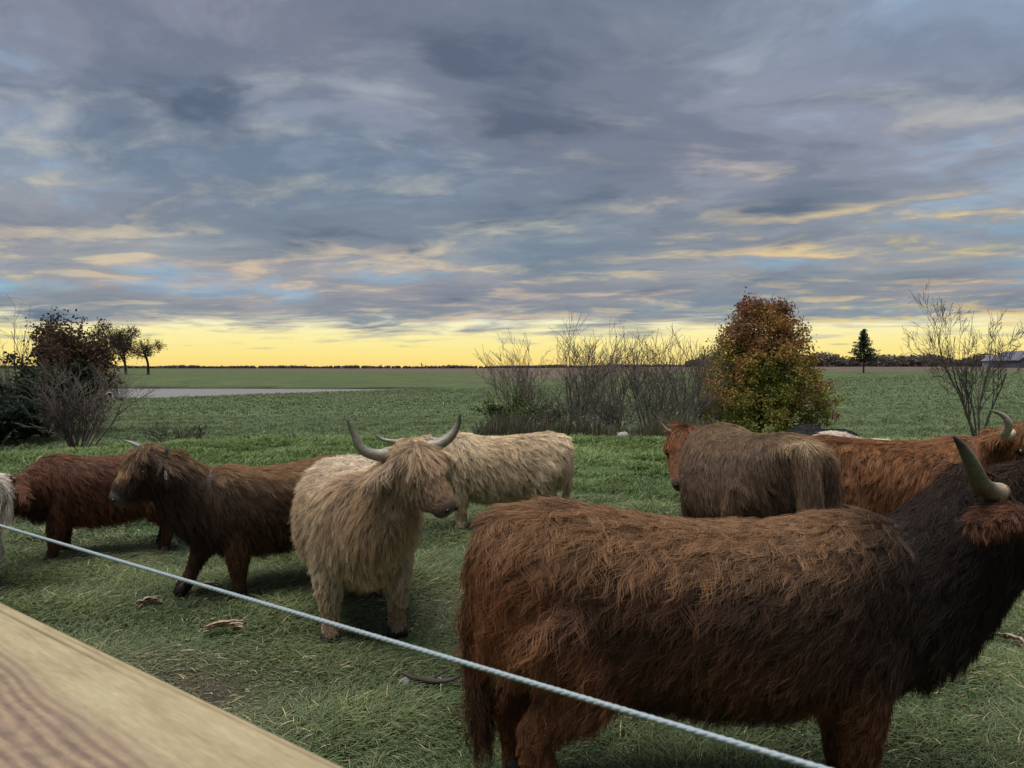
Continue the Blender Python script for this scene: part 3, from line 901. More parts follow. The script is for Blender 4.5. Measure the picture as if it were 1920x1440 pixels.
# 8 rust cow whose face shows beside the taupe one
cow('rust cow peering out from behind the grey brown cow, one thin upturned horn', (2.15, 8.0), yaw_of((-0.25, -0.97)), 1.0, c_rust,
    at(1284, 814, 6.95), at(1281, 912, 6.6),
    horns=[('w', [(1270, 812, 6.95), (1262, 811, 6.92), (1251, 806, 6.9), (1242, 794, 6.9)]), ('w', [(1315, 812, 6.95), (1325, 811, 6.92), (1336, 806, 6.9), (1345, 794, 6.9)])],
    horn_cols=((170, 165, 155), (165, 160, 150), (150, 146, 140)), horn_r=0.022, nhair=NH(30000), hair_r=0.0015, shag=0.9, K=7, ear_drop=0.6, earhair=0.7, headw=1.2, earw=(1, (1264, 818, 6.9), (1249, 846, 6.85)))
# 9 rust cow facing right
cow('rust red cow standing side on behind the big dark brown cow, facing right', (3.05, 5.85), yaw_of((1, 0.03)), 1.18, c_rust,
    at(1905, 805, 5.6), at(1985, 920, 5.3),
    horns=[('w', [(1897, 812, 5.45), (1886, 815, 5.38), (1893, 796, 5.3), (1880, 778, 5.28), (1856, 769, 5.28)]), ('w', [(1925, 812, 5.75), (1950, 810, 5.85), (1965, 790, 5.9), (1960, 765, 5.9)])],
    horn_cols=((214, 200, 178), (168, 158, 142), (96, 92, 84)), horn_r=0.036, sx=1.12, nhair=NH(70000), hair_r=0.0014, shag=1.15, wave=0.35, K=8, neck_r=1.3, lift=0.28)
# 10, 11 slivers behind it
cow('black cow, only its back showing behind the grey brown and rust cows', (3.93, 9.35), yaw_of((-0.1, 1)), 0.97, c_black,
    (3.8, 10.3, 0.75), (3.8, 10.6, 0.4), nhair=NH(16000), hair_r=0.0018, shag=0.7, K=6)
cow('white cow whose pale back tuft shows above the rust red cow', (3.62, 7.75), yaw_of((0.05, -1)), 1.015, c_white,
    (3.66, 6.85, 0.85), (3.66, 6.65, 0.45), nhair=NH(18000), hair_r=0.0018, shag=1.3, K=7, lift=0.4)

# ------------------------------------------------------------------ rope and rail
FD = unit(np.array([-1920.0, FPX, 0]))           # direction of the fence line
def rope():
    a = at(0, 988, 0.86); b = at(1515, 1440, 0.345)
    d = unit(b - a)
    p0 = a - d * 2.6; p1 = b + d * 2.0
    n = 1300
    t = np.linspace(0, 1, n)
    C = p0 + (p1 - p0) * t[:, None]
    Ltot = np.linalg.norm(p1 - p0)
    s1 = unit(np.cross(d, [0, 0, 1.0])); s2 = np.cross(s1, d)
    r0 = 0.0006; sr = 0.0013
    root = empty('fence_rope', C[n // 2])
    tag(root, 'pale blue twisted rope strung across in front of the cattle', 'rope')
    def mr(nn):
        tc = nn.new('ShaderNodeTexCoord').outputs['Object']
        g = nn.noise(tc, 900, 3).outputs[0]
        c = nn.ramp(g, [(0.35, (0.19, 0.24, 0.26, 1)), (0.65, (0.27, 0.32, 0.34, 1))])
        return principled(nn, c, 0.5, 0.4, bump(nn, g, 0.4, 0.0005))
    mt = material('rope strands', mr)
    for k in range(3):
        ph = 2 * math.pi * k / 3 + t * Ltot / 0.016 * 2 * math.pi
        S = C + np.outer(np.cos(ph) * r0, s1) + np.outer(np.sin(ph) * r0, s2) - C[n // 2]
        v, f = tube(S, np.full(n, sr), 7)
        mesh_obj('strand', v, f, mt, root)
rope()

def rail():
    drop = 0.125
    zt = EYE - drop
    d1 = FPX * drop / (1125 - HOR)
    a = at(0, 1125, d1); d2 = FPX * drop / (1440 - HOR); b = at(662, 1440, d2)
    d = unit((b - a) * np.array([1, 1, 0]))
    s = np.array([d[1], -d[0], 0])            # towards the viewer
    if s[1] > 0: s = -s
    root = empty('wooden_rail', (a[0], a[1], gz(a[0], a[1])))
    tag(root, 'pale new timber rail with rounded edge in the lower left corner', 'rail')
    o = np.array([a[0], a[1], gz(a[0], a[1])])
    nu, nvv = 260, 90
    Wd = 0.14; Th = 0.038
    u = np.linspace(-1.6, 1.4, nu)
    # profile across: round far edge, flat, round near edge
    w = np.linspace(0, Wd, nvv) ** 1.0
    w = np.concatenate([np.linspace(0, 0.02, 40), np.linspace(0.02, Wd, nvv - 40 + 1)[1:]])
    rr = 0.006
    h = np.where(w < rr, -(rr - np.sqrt(np.maximum(0, rr ** 2 - (rr - w) ** 2))), 0.0)
    h = np.where(w > Wd - rr, -(rr - np.sqrt(np.maximum(0, rr ** 2 - (rr - (Wd - w)) ** 2))), h)
    U, Wm = np.meshgrid(u, w, indexing='ij')
    Hh = np.tile(h, (nu, 1))
    # long drying checks near the edge
    l1 = 0.0088 + 0.0006 * np.sin(U * 9); k1 = smooth(-U, -0.20, -0.12)
    Hh -= 0.0018 * np.exp(-((Wm - l1) / 0.0005) ** 2) * k1
    l2 = 0.0052 + 0.0004 * np.sin(U * 11 + 1); k2 = smooth(U, 0.03, 0.12)
    Hh -= 0.0015 * np.exp(-((Wm - l2) / 0.0005) ** 2) * k2
    Hh += 0.0002 * np.sin(Wm * 800 + 3 * np.sin(U * 6)) * smooth(Wm, 0.03, 0.06)
    Vt = a[None, None] * np.array([1, 1, 0]) + U[..., None] * d + Wm[..., None] * s
    Vt[..., 2] = zt + Hh
    bot = Vt.copy(); bot[..., 2] = zt - Th
    top = Vt.reshape(-1, 3)
    i, j = np.meshgrid(np.arange(nu - 1), np.arange(nvv - 0 if False else len(w) - 1), indexing='ij')
    m = len(w)
    F = [tuple(q) for q in np.stack([i * m + j, (i + 1) * m + j, (i + 1) * m + j + 1, i * m + j + 1], -1).reshape(-1, 4)]
    V = [tuple(x - o) for x in top]
    base = len(V)
    for i2 in range(nu):
        for jj in (0, m - 1):
            x = bot[i2, jj]; V.append(tuple(x - o))
    for i2 in range(nu - 1):
        F.append((i2 * m, base + i2 * 2, base + (i2 + 1) * 2, (i2 + 1) * m))
        F.append((i2 * m + m - 1, (i2 + 1) * m + m - 1, base + (i2 + 1) * 2 + 1, base + i2 * 2 + 1))
        F.append((base + i2 * 2, base + i2 * 2 + 1, base + (i2 + 1) * 2 + 1, base + (i2 + 1) * 2))
    def mw(n):
        tc = n.new('ShaderNodeTexCoord').outputs['Object']
        # board axes
        ul = n.new('ShaderNodeVectorMath', operation='DOT_PRODUCT'); n.put(ul.inputs[0], tc); ul.inputs[1].default_value = tuple(d)
        wl = n.new('ShaderNodeVectorMath', operation='DOT_PRODUCT'); n.put(wl.inputs[0], tc); wl.inputs[1].default_value = tuple(s)
        uu, ww = ul.outputs['Value'], wl.outputs['Value']
        bow = n.noise(n.vec(n.m('MULTIPLY', uu, 5.0), n.m('MULTIPLY', ww, 18.0), 0.3), 1.0, 3, 0.5).outputs[0]
        wv = n.m('ADD', ww, n.m('MULTIPLY', n.m('SUBTRACT', bow, 0.5), 0.030))
        wv = n.m('ADD', wv, n.m('MULTIPLY', uu, -0.055))
        # a knot that bends the grain round it
        kr = n.m('SQRT', n.m('ADD', n.m('POWER', n.m('MULTIPLY', n.m('SUBTRACT', uu, 0.005), 0.55), 2.0), n.m('POWER', n.m('SUBTRACT', ww, 0.030), 2.0)))
        kn = n.m('SUBTRACT', 1.0, n.sstep(kr, 0.0, 0.030))
        wv = n.m('ADD', wv, n.m('MULTIPLY', kn, -0.014))
        ring = n.m('SINE', n.m('MULTIPLY', wv, 1250.0))
        fine = n.noise(n.vec(n.m('MULTIPLY', uu, 90.0), n.m('MULTIPLY', ww, 1200.0), 0), 1.0, 4, 0.65).outputs[0]
        blot = n.noise(n.vec(n.m('MULTIPLY', uu, 150.0), n.m('MULTIPLY', ww, 260.0), 0.7), 1.0, 4, 0.65).outputs[0]
        stain = n.noise(n.vec(n.m('MULTIPLY', uu, 22.0), n.m('MULTIPLY', ww, 40.0), 4.0), 1.0, 4, 0.6).outputs[0]
        heart = n.sstep(n.m('ADD', wv, n.m('MULTIPLY', n.m('SUBTRACT', blot, 0.5), 0.020)), 0.016, 0.036)
        sap = n.ramp(n.m('ADD', n.m('MULTIPLY', n.noise(n.vec(n.m('MULTIPLY', uu, 20.0), n.m('MULTIPLY', wv, 210.0), 2.0), 1.0, 5, 0.62).outputs[0], 0.6), n.m('MULTIPLY', stain, 0.4)),
                     [(0.32, (130, 116, 90)), (0.5, (150, 137, 107)), (0.68, (162, 151, 120))])
        dark = n.ramp(n.m('ADD', n.m('MULTIPLY', n.m('ADD', ring, 1.0), 0.17), n.m('MULTIPLY', blot, 0.85)),
                      [(0.34, (102, 87, 76)), (0.6, (124, 106, 89)), (0.92, (144, 126, 102))])
        c = n.mix(heart, sap, dark)
        c = n.mix(1.0, c, n.ramp(fine, [(0.3, (0.80, 0.79, 0.78, 1)), (0.7, (1.12, 1.12, 1.12, 1))]), 'MULTIPLY')
        c = n.mix(n.m('MULTIPLY', attr(n, 'col'), 0.75), c, lin4((78, 60, 46)))
        return principled(n, c, 0.75, 0.2, bump(n, n.m('ADD', n.m('MULTIPLY', fine, 0.6), n.m('MULTIPLY', n.m('MULTIPLY', ring, heart), 0.3)), 0.5, 0.0008))
    mt = material('treated pine', mw)
    crack = np.maximum(np.exp(-((Wm - l1) / 0.0006) ** 2) * k1, 0.8 * np.exp(-((Wm - l2) / 0.0005) ** 2) * k2).reshape(-1)
    crack = np.concatenate([crack, np.zeros(len(V) - len(crack))])
    mesh_obj('rail_board', V, F, mt, root, col=np.repeat(crack[:, None], 3, 1))
    # posts that carry it, beyond the frame
    for uu in (-1.45, 1.25):
        c = a + d * uu + s * 0.07 - o
        zb = gz(c[0] + o[0], c[1] + o[1]) - o[2] - 0.05
        z1 = zt - Th - 0.002 - o[2]
        e = 0.045
        v = []
        for z_, e2 in ((zb, e), (z1 - 0.008, e), (z1, e - 0.006)):
            for (i3, j3) in ((-1, -1), (1, -1), (1, 1), (-1, 1)): v.append((c[0] + i3 * e2, c[1] + j3 * e2, z_))
        f = [(0, 3, 2, 1), (8, 9, 10, 11)]
        for q in (0, 4):
            for k in range(4): f.append((q + k, q + (k + 1) % 4, q + 4 + (k + 1) % 4, q + 4 + k))
        mesh_obj('post', v, f, mt, root, smooth_sh=False)
rail()

# ------------------------------------------------------------------ woody plants
def tubes_fast(polys, sides=4):
    """many polylines -> one vertex / quad array"""
    Vs = []; Fs = []; o = 0
    a = np.linspace(0, 2 * np.pi, sides, endpoint=False)
    for P, R in polys:
        P = np.asarray(P); n = len(P)
        T = unit(np.gradient(P, axis=0))
        ref = np.array([0.31, 0.17, 0.93]) if abs(T[0] @ np.array([0.31, 0.17, 0.93])) < 0.95 else np.array([1.0, 0, 0])
        s = unit(np.cross(T, ref)); w = np.cross(s, T)
        V = P[:, None] + (np.cos(a)[None, :, None] * s[:, None] + np.sin(a)[None, :, None] * w[:, None]) * np.asarray(R)[:, None, None]
        Vs.append(V.reshape(-1, 3))
        i, j = np.meshgrid(np.arange(n - 1), np.arange(sides), indexing='ij'); k = (j + 1) % sides
        Fs.append((np.stack([i * sides + j, i * sides + k, (i + 1) * sides + k, (i + 1) * sides + j], -1).reshape(-1, 4)) + o)
        o += n * sides
    return np.concatenate(Vs), np.concatenate(Fs)

def grow_tree(rng, p, d, L, r, depth, out, kids=(3, 5), spread=0.6, up=0.12, shrink=0.62, seg=5, wig=0.12, taper=0.45, first=0.3):
    P = [np.array(p, float)]; d = unit(np.array(d, float)); R = [r]
    dirs = [d]
    for i in range(seg):
        d = unit(d + rng.normal(size=3) * wig + np.array([0, 0, up]))
        P.append(P[-1] + d * L / seg); R.append(r * (1 - (1 - taper) * (i + 1) / seg)); dirs.append(d)
    out.append((depth, np.array(P), np.array(R)))
    if depth <= 0: return
    nk = rng.integers(kids[0], kids[1] + 1)
    for q in range(nk):
        f = first + (1 - first) * (q + rng.random()) / nk
        x = f * seg; i = min(int(x), seg - 1); fr = x - i
        bp = P[i] * (1 - fr) + P[i + 1] * fr
        br = R[i] * (1 - fr) + R[i + 1] * fr
        ax = unit(np.cross(dirs[i], rng.normal(size=3)))
        an = spread * rng.uniform(0.6, 1.25)
        nd = dirs[i] * math.cos(an) + ax * math.sin(an)
        grow_tree(rng, bp, nd, L * shrink * rng.uniform(0.75, 1.15), br * 0.62, depth - 1, out, kids, spread, up, shrink, max(3, seg - 1), wig, taper, first)

def leaves_mesh(C, size, rng, normal_bias=0.0):
    n = len(C)
    a = unit(rng.normal(size=(n, 3))); b = unit(np.cross(a, rng.normal(size=(n, 3))))
    sz = size * rng.uniform(0.6, 1.3, n)[:, None]
    V = np.stack([C - a * sz, C + b * sz * 0.62, C + a * sz, C - b * sz * 0.62], 1).reshape(-1, 3)
    F = np.arange(n * 4).reshape(-1, 4)
    return V, F

def plant(name, label, cat, base, polys, mat, leaf=None, group=None, trunk_depth=None, parts=('trunk', 'crown'), sides=4, lname='leaves'):
    base = np.asarray(base, float)
    root = empty(name, base)
    tag(root, label, cat, group)
    td = max(q[0] for q in polys) if trunk_depth is None else trunk_depth
    A = [(P, R) for dp, P, R in polys if dp >= td]; B = [(P, R) for dp, P, R in polys if dp < td]
    v, f = tubes_fast(A, 6); mesh_obj(parts[0], v, f, mat, root)
    if B:
        v, f = tubes_fast(B, sides); mesh_obj(parts[1], v, f, mat, root)
    if leaf is not None:
        C, size, cols, rng = leaf
        v, f = leaves_mesh(C, size, rng)
        mesh_obj(lname, v, f, M_LEAF, root, smooth_sh=False, col=np.repeat(cols, 4, 0))
    return root

def ground_at(px, d):
    x = (px - 960) / FPX * d
    return np.array([x, d, gz(x, d)])

def bare_shrub(px, d, top_y, width_px, label, seed, mat, stems=7, depth=3, name='bare_shrub', cat='shrub', group='bare shrubs beyond the paddock', spread=0.52, r0=0.045, kids=(3, 4), up=0.10, lean=1.0, leaf=None, wig=0.10, rmin=0.007):
    rng = np.random.default_rng(seed)
    b = ground_at(px, d)
    H = (EYE + (HOR - top_y) / FPX * d) - b[2]
    half = width_px / FPX * d / 2
    polys = []
    for i in range(stems):
        az = 2 * math.pi * i / stems + rng.random()
        out = rng.uniform(0.15, 1.0)
        dr = np.array([math.cos(az) * out * half / H * lean, math.sin(az) * out * half / H * lean, 1.0])
        o_ = np.array([math.cos(az), math.sin(az), 0]) * rng.uniform(0.02, 0.12) * half
        grow_tree(rng, o_, dr, H * rng.uniform(0.52, 0.64), r0 * rng.uniform(0.7, 1.2), depth, polys, kids, spread, up, 0.58, 5, wig, 0.5, 0.28)
    allp = np.concatenate([P for _, P, _ in polys])
    k = H / max(np.percentile(allp[:, 2], 99.7), 1e-3)
    kx = half / max(np.percentile(np.abs(allp[:, 0]), 98), 1e-3)
    polys = [(dp, P * np.array([kx, kx, k]), np.maximum(R, rmin)) for dp, P, R in polys]
    return plant(name, label, cat, b, polys, mat, group=group, parts=('stem', 'twigs'), leaf=leaf, sides=3)

# the shrubs in the middle distance
bare_shrub(975, 33, 628, 135, 'bare grey shrub at the left end of the shrub row', 11, M_TWIG_PALE, stems=13, r0=0.032)
bare_shrub(1085, 31, 596, 150, 'tall bare shrub with straight forked stems, left of the middle', 12, M_TWIG_PALE, stems=14, r0=0.036)
bare_shrub(1150, 33, 612, 150, 'bare shrub with fine crossing twigs beside the tall one', 13, M_TWIG_PALE, stems=11, r0=0.032)
bare_shrub(1222, 32, 618, 170, 'bare shrub with one thick forked stem in the shrub row', 14, M_TWIG_PALE, stems=12, r0=0.036)
bare_shrub(1288, 31, 618, 150, 'bare shrub next to the autumn tree', 15, M_TWIG_PALE, stems=12, r0=0.034)
# bare multi-stemmed tree on the right
bare_shrub(1835, 21, 546, 230, 'leafless multi stemmed tree behind the rust red cow', 21, M_BARK_GREY, stems=7, depth=4, name='bare_tree', cat='tree', group=None, r0=0.033, spread=0.66, up=0.05, kids=(3, 4), wig=0.16, rmin=0.0048)

def scatter_bush(name, label, px, d, top_y, width_px, cols, n, size, seed, cat='bush', group=None, stems=8, mat=None, squash=1.0, lift=0.0):
    """leafy bush: twigs with leaves on and around them"""
    rng = np.random.default_rng(seed)
    b = ground_at(px, d)
    H = (EYE + (HOR - top_y) / FPX * d) - b[2]
    half = width_px / FPX * d / 2
    polys = []
    for i in range(stems):
        az = 2 * math.pi * i / stems + rng.random()
        o = rng.uniform(0.1, 1.0)
        grow_tree(rng, (0, 0, 0), (math.cos(az) * o * half / H * 1.3, math.sin(az) * o * half / H * 1.3, 1), H * 0.6, 0.05, 2, polys, (3, 4), 0.55, 0.06, 0.6, 4, 0.14, 0.5, 0.25)
    allp = np.concatenate([P for _, P, _ in polys])
    k = H / max(np.percentile(allp[:, 2], 99), 1e-3); kx = half / max(np.percentile(np.abs(allp[:, :2]), 97), 1e-3)
    polys = [(dp, P * np.array([kx, kx, k]), R) for dp, P, R in polys]
    pts = np.concatenate([P for dp, P, R in polys if dp <= 1])
    C = pts[rng.integers(0, len(pts), n)] + rng.normal(size=(n, 3)) * 0.05 * H
    C[:, 2] = np.maximum(C[:, 2], 0.03)
    cc = np.array(cols, float)
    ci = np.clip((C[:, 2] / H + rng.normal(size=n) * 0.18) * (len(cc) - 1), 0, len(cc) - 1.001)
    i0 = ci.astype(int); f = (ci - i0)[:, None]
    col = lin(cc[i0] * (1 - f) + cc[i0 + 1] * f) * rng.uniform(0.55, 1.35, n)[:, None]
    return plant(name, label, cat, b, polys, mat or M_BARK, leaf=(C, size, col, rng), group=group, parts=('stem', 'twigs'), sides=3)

for _k, (_px, _d, _ty, _w) in enumerate([(1060, 30, 716, 150), (1150, 29, 722, 150), (1235, 31, 706, 170), (1300, 33, 716, 120)]):
    bare_shrub(_px, _d, _ty, _w, ['dense dark bramble below the tall forked shrub', 'dense dark bramble in the middle of the shrub row', 'dense dark bramble below the thick forked stem', 'dense dark bramble beside the autumn tree'][_k],
               300 + _k, M_BARK_GREY, stems=24, depth=2, name='bramble', r0=0.016, spread=0.75, kids=(3, 5), up=0.04, group='brambles in the shrub row', wig=0.18)
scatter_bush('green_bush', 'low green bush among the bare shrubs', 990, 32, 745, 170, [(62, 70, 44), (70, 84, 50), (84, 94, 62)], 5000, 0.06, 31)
def autumn_tree():
    rng = np.random.default_rng(41)
    d = 36.0
    b = ground_at(1428, d)
    H = EYE + (HOR - 562) / FPX * d - b[2]
    polys = []
    grow_tree(rng, (0, 0, 0), (0, 0, 1), H * 0.62, 0.17, 0, polys, seg=8, wig=0.03)
    tr = polys[0][1]
    prof_t = np.array([0, 0.08, 0.2, 0.35, 0.5, 0.65, 0.8, 0.9, 1.0])
    prof_r = np.array([2.2, 2.9, 3.1, 3.0, 2.7, 2.2, 1.75, 1.35, 0.55])
    lobes = [(-0.7, 0.0, 1.0), (0.75, 0.1, 0.985), (0.0, 0.5, 0.9)]
    limbs = []
    for i in range(46):
        f = rng.uniform(0.06, 0.98)
        bp = np.array([np.interp(f * 8, np.arange(9), tr[:, k]) for k in range(3)])
        az = rng.uniform(0, 6.283)
        tz = rng.uniform(max(0.1, f * 0.55), 1.0) * H
        rr = np.interp(tz / H, prof_t, prof_r) * rng.uniform(0.55, 0.95)
        tip = np.array([math.cos(az) * rr, math.sin(az) * rr, tz])
        mid = bp * 0.5 + tip * 0.5 + np.array([0, 0, -0.2])
        Pm = spline([bp, mid, tip], 7) + rng.normal(size=(7, 3)) * 0.04
        limbs.append((-1, Pm, np.linspace(0.06, 0.012, 7)))
        for q in range(5):
            s_ = Pm[rng.integers(2, 7)]
            e_ = s_ + unit(rng.normal(size=3) + np.array([math.cos(az), math.sin(az), 0.9])) * rng.uniform(0.4, 0.9)
            limbs.append((-1, spline([s_, (s_ + e_) / 2 + rng.normal(size=3) * 0.05, e_], 4), np.linspace(0.015, 0.006, 4)))
    polys += limbs
    # leaf clumps through the crown
    C = []; 
    nc = 860
    for i in range(nc):
        t = rng.beta(1.25, 1.3) * 0.97 + 0.03
        az = rng.uniform(0, 6.283)
        R_ = np.interp(t, prof_t, prof_r) * (1 + 0.13 * math.sin(3 * az + 9 * t) + 0.10 * math.sin(5 * az - 13 * t))
        r = R_ * math.sqrt(rng.uniform(0.08, 1.0))
        c = np.array([math.cos(az) * r, math.sin(az) * r, t * H])
        if t > 0.78:                                   # two leaders at the top with a notch between
            l = lobes[rng.integers(0, 2)]
            k = (t - 0.78) / 0.22
            c[0] = c[0] * (1 - 0.55 * k) + l[0] * k
            c[2] *= (1 - 0.02 * k) if l[0] > 0 else 1
        m_ = rng.integers(34, 74)
        C.append(c + rng.normal(size=(m_, 3)) * np.array([0.19, 0.19, 0.16]) * rng.uniform(0.55, 1.3))
    C = np.concatenate(C)
    # a ragged low branch to the right
    ex = []
    for i in range(16):
        c = np.array([rng.uniform(2.4, 3.3), rng.uniform(-0.6, 0.6), 0.05 * H + rng.uniform(0.5, 2.3)])
        ex.append(c + rng.normal(size=(34, 3)) * np.array([0.26, 0.2, 0.12]))
    nE = sum(len(e) for e in ex)
    C = np.concatenate([C] + ex)
    C[:, 2] = np.maximum(C[:, 2], 0.25)
    n = len(C)
    tz = C[:, 2] / H; rr = np.hypot(C[:, 0], C[:, 1]) / np.interp(tz, prof_t, prof_r)
    green = np.array((96, 98, 48.)); olive = np.array((122, 108, 56.)); orange = np.array((128, 92, 58.)); red = np.array((112, 70, 58.)); brown = np.array((104, 80, 64.))
    w = np.clip(tz * 0.95 - 0.04 + 0.28 * (rr - 0.6) + 0.22 * wob(C, 0.9, 4) + 0.12 * rng.normal(size=n), 0, 1)
    c = mixc(green, olive, smooth(w, 0.2, 0.5)); c = mixc(c, orange, smooth(w, 0.5, 0.8)); c = mixc(c, brown, smooth(w, 0.7, 0.98))
    c = mixc(c, red, smooth(wob(C, 0.7, 2), 0.45, 0.9) * 0.5)
    c[-nE:] = mixc(red, orange, rng.random(nE) * 0.6)
    col = lin(c) * 1.4 * rng.uniform(0.7, 1.3, n)[:, None]
    root = plant('autumn_tree', 'dense rounded tree in olive and rust autumn leaf with a forked top', 'tree', b, polys, M_BARK, leaf=(C, 0.07, col, rng), trunk_depth=0, parts=('trunk', 'limbs'), sides=3, lname='crown')
autumn_tree()

def pine():
    rng = np.random.default_rng(51)
    d = 150.0
    b = ground_at(1619, d)
    H = EYE + (HOR - 617) / FPX * d - b[2]
    polys = [(1, np.array([[0, 0, 0], [0.02, 0, H * 0.5], [0, 0, H * 0.97]]), np.array([0.2, 0.13, 0.03]))]
    C = []
    for i in range(84):
        t = 0.26 + 0.73 * (i / 84) ** 0.95
        az = i * 2.4 + rng.random()
        r = 4.6 * (1 - t) ** 0.95 * rng.uniform(0.45, 1.2) + 0.12
        p0 = np.array([0, 0, t * H]); p1 = p0 + np.array([math.cos(az) * r, math.sin(az) * r, 0.25 * r - 0.22 * r])
        polys.append((0, np.array([p0, (p0 + p1) / 2 + [0, 0, -0.05 * r], p1]), np.array([0.035, 0.025, 0.01])))
        m_ = int(16 + 26 * r)
        f = rng.uniform(0.12, 1.0, m_)[:, None]
        C.append(p0 + (p1 - p0) * f + rng.normal(size=(m_, 3)) * np.array([0.2, 0.2, 0.12]))
    C = np.concatenate(C)
    col = lin(np.array((66, 76, 66.))) * rng.uniform(0.5, 1.4, len(C))[:, None]
    plant('pine_tree', 'lone dark pine on the far field right of the autumn tree', 'tree', b, polys, M_BARK, leaf=(C, 0.16, col, rng), lname='needles', parts=('trunk', 'limbs'), sides=3)
pine()

# left clump
scatter_bush('russet_tree', 'russet leaved tree standing in the thicket by the pond', 122, 44, 612, 130, [(58, 52, 44), (82, 67, 56), (94, 73, 60), (78, 70, 62)], 20000, 0.11, 61, cat='tree', stems=7)
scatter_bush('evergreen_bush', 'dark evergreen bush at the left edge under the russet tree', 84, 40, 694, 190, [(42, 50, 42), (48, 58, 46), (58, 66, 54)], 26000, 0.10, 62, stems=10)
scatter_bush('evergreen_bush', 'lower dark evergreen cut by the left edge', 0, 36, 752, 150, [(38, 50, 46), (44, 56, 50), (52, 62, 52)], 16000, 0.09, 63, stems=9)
bare_shrub(38, 47, 566, 90, 'thin bare tree rising behind the thicket at the left', 64, M_BARK_GREY, stems=2, depth=3, name='bare_tree', cat='tree', group=None, r0=0.07, up=0.05)
bare_shrub(8, 44, 628, 90, 'brownish bare shrub at the far left edge', 65, M_TWIG_PALE, stems=10, group=None, r0=0.03)
bare_shrub(152, 31, 668, 230, 'pale bare shrub spreading in front of the dark evergreens', 66, M_TWIG_PALE, stems=14, group=None, r0=0.04, spread=0.55, lean=1.2)
bare_shrub(140, 29, 742, 130, 'dense low bramble at the foot of the pale bare shrub', 67, M_BARK, stems=22, group=None, r0=0.018, spread=0.6)
bare_shrub(222, 88, 688, 70, 'brown reedy shrub on the near bank of the pond', 68, M_TWIG_PALE, stems=26, group=None, r0=0.03, depth=2)
bare_shrub(330, 26, 790, 110, 'low dry brush on the field edge behind the calves', 69, M_BARK, stems=16, group=None, r0=0.010, depth=2)

# three oaks past the pond
def oak(px, d, top_y, w_px, label, seed, leafy=2200):
    rng = np.random.default_rng(seed)
    b = ground_at(px, d)
    H = EYE + (HOR - top_y) / FPX * d - b[2]; half = w_px / FPX * d / 2
    polys = []
    grow_tree(rng, (0, 0, 0), (rng.normal() * 0.06, 0, 1), H * 0.5, H * 0.03, 4, polys, (5, 6), 0.85, 0.02, 0.62, 5, 0.12, 0.55, 0.28)
    allp = np.concatenate([P for _, P, _ in polys])
    polys = [(dp, P * np.array([half / np.percentile(np.abs(allp[:, 0]), 98), half / np.percentile(np.abs(allp[:, 1]), 98), H / np.percentile(allp[:, 2], 99.5)]), np.maximum(R, 0.05)) for dp, P, R in polys]
    pts = np.concatenate([P for dp, P, R in polys if dp == 0])
    C = pts[rng.integers(0, len(pts), leafy)] + rng.normal(size=(leafy, 3)) * 0.7
    col = lin(np.array((84, 74, 60.))) * rng.uniform(0.5, 1.3, leafy)[:, None]
    plant('oak_tree', label, 'tree', b, polys, M_BARK, leaf=(C, 0.28, col, rng), group='oak trees past the pond', parts=('trunk', 'limbs'), sides=3)
oak(198, 300, 606, 90, 'half bare oak next to the thicket, past the pond', 71, 1400)
oak(236, 320, 612, 62, 'narrow oak between two others past the pond', 72)
oak(278, 310, 619, 80, 'round crowned oak standing rightmost past the pond', 73)

# far trees along the horizon
def far_tree_strip(name, label, x0, x1, ytop, ybase, d, dens, seed, cols):
    rng = np.random.default_rng(seed)
    n = int((x1 - x0) * dens)
    C = []
    for i in range(n):
        px = rng.uniform(x0, x1)
        b = ground_at(px, d * rng.uniform(0.97, 1.03))
        h = (ybase - ytop) / FPX * d * rng.uniform(0.55, 1.1) * (0.8 + 0.3 * math.sin(px * 0.05) * math.sin(px * 0.013))
        m_ = 26
        C.append(b + np.stack([rng.normal(size=m_) * h * 0.3, rng.normal(size=m_) * h * 0.3, rng.uniform(0, 1, m_) ** 0.8 * h], 1))
    C = np.concatenate(C)
    v, f = leaves_mesh(C, d * 2.6 / FPX, rng)
    c = np.array(cols, float)[rng.integers(0, len(cols), len(C))]
    o = mesh_obj(name, v, f, M_LEAF, smooth_sh=False, col=np.repeat(lin(c) * rng.uniform(0.6, 1.3, len(C))[:, None], 4, 0))
    tag(o, label, 'woodland', kind='stuff')
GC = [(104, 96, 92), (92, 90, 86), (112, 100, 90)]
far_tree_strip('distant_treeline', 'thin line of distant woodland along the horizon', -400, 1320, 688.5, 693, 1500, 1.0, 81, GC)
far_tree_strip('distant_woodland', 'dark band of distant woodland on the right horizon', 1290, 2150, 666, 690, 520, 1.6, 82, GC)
def far_tree(px, top_y, d, seed, label):
    rng = np.random.default_rng(seed)
    b = ground_at(px, d)
    H = EYE + (HOR - top_y) / FPX * d - b[2]
    polys = []
    grow_tree(rng, (0, 0, 0), (0, 0, 1), H * 0.55, H * 0.03, 3, polys, (3, 4), 0.6, 0.05, 0.6, 4, 0.12, 0.5, 0.4)
    polys = [(dp, P, np.maximum(R, d * 0.25 / FPX)) for dp, P, R in polys]
    v, f = tubes_fast([(P, R) for _, P, R in polys], 3)
    o = mesh_obj('field_tree', v, f, M_BARK_GREY)
    o.location = b
    tag(o, label, 'tree', 'tiny bare trees on the horizon')
for i, (px, ty) in enumerate([(352, 686), (415, 684), (425, 687), (460, 686), (557, 686), (572, 683), (608, 686), (615, 687), (628, 686), (646, 687), (680, 687), (714, 682), (736, 688), (790, 680), (798, 684), (818, 686)]):
    far_tree(px, ty, 1250 + 20 * (i % 5), 200 + i, 'tiny bare tree standing on the horizon left of the shrub row')

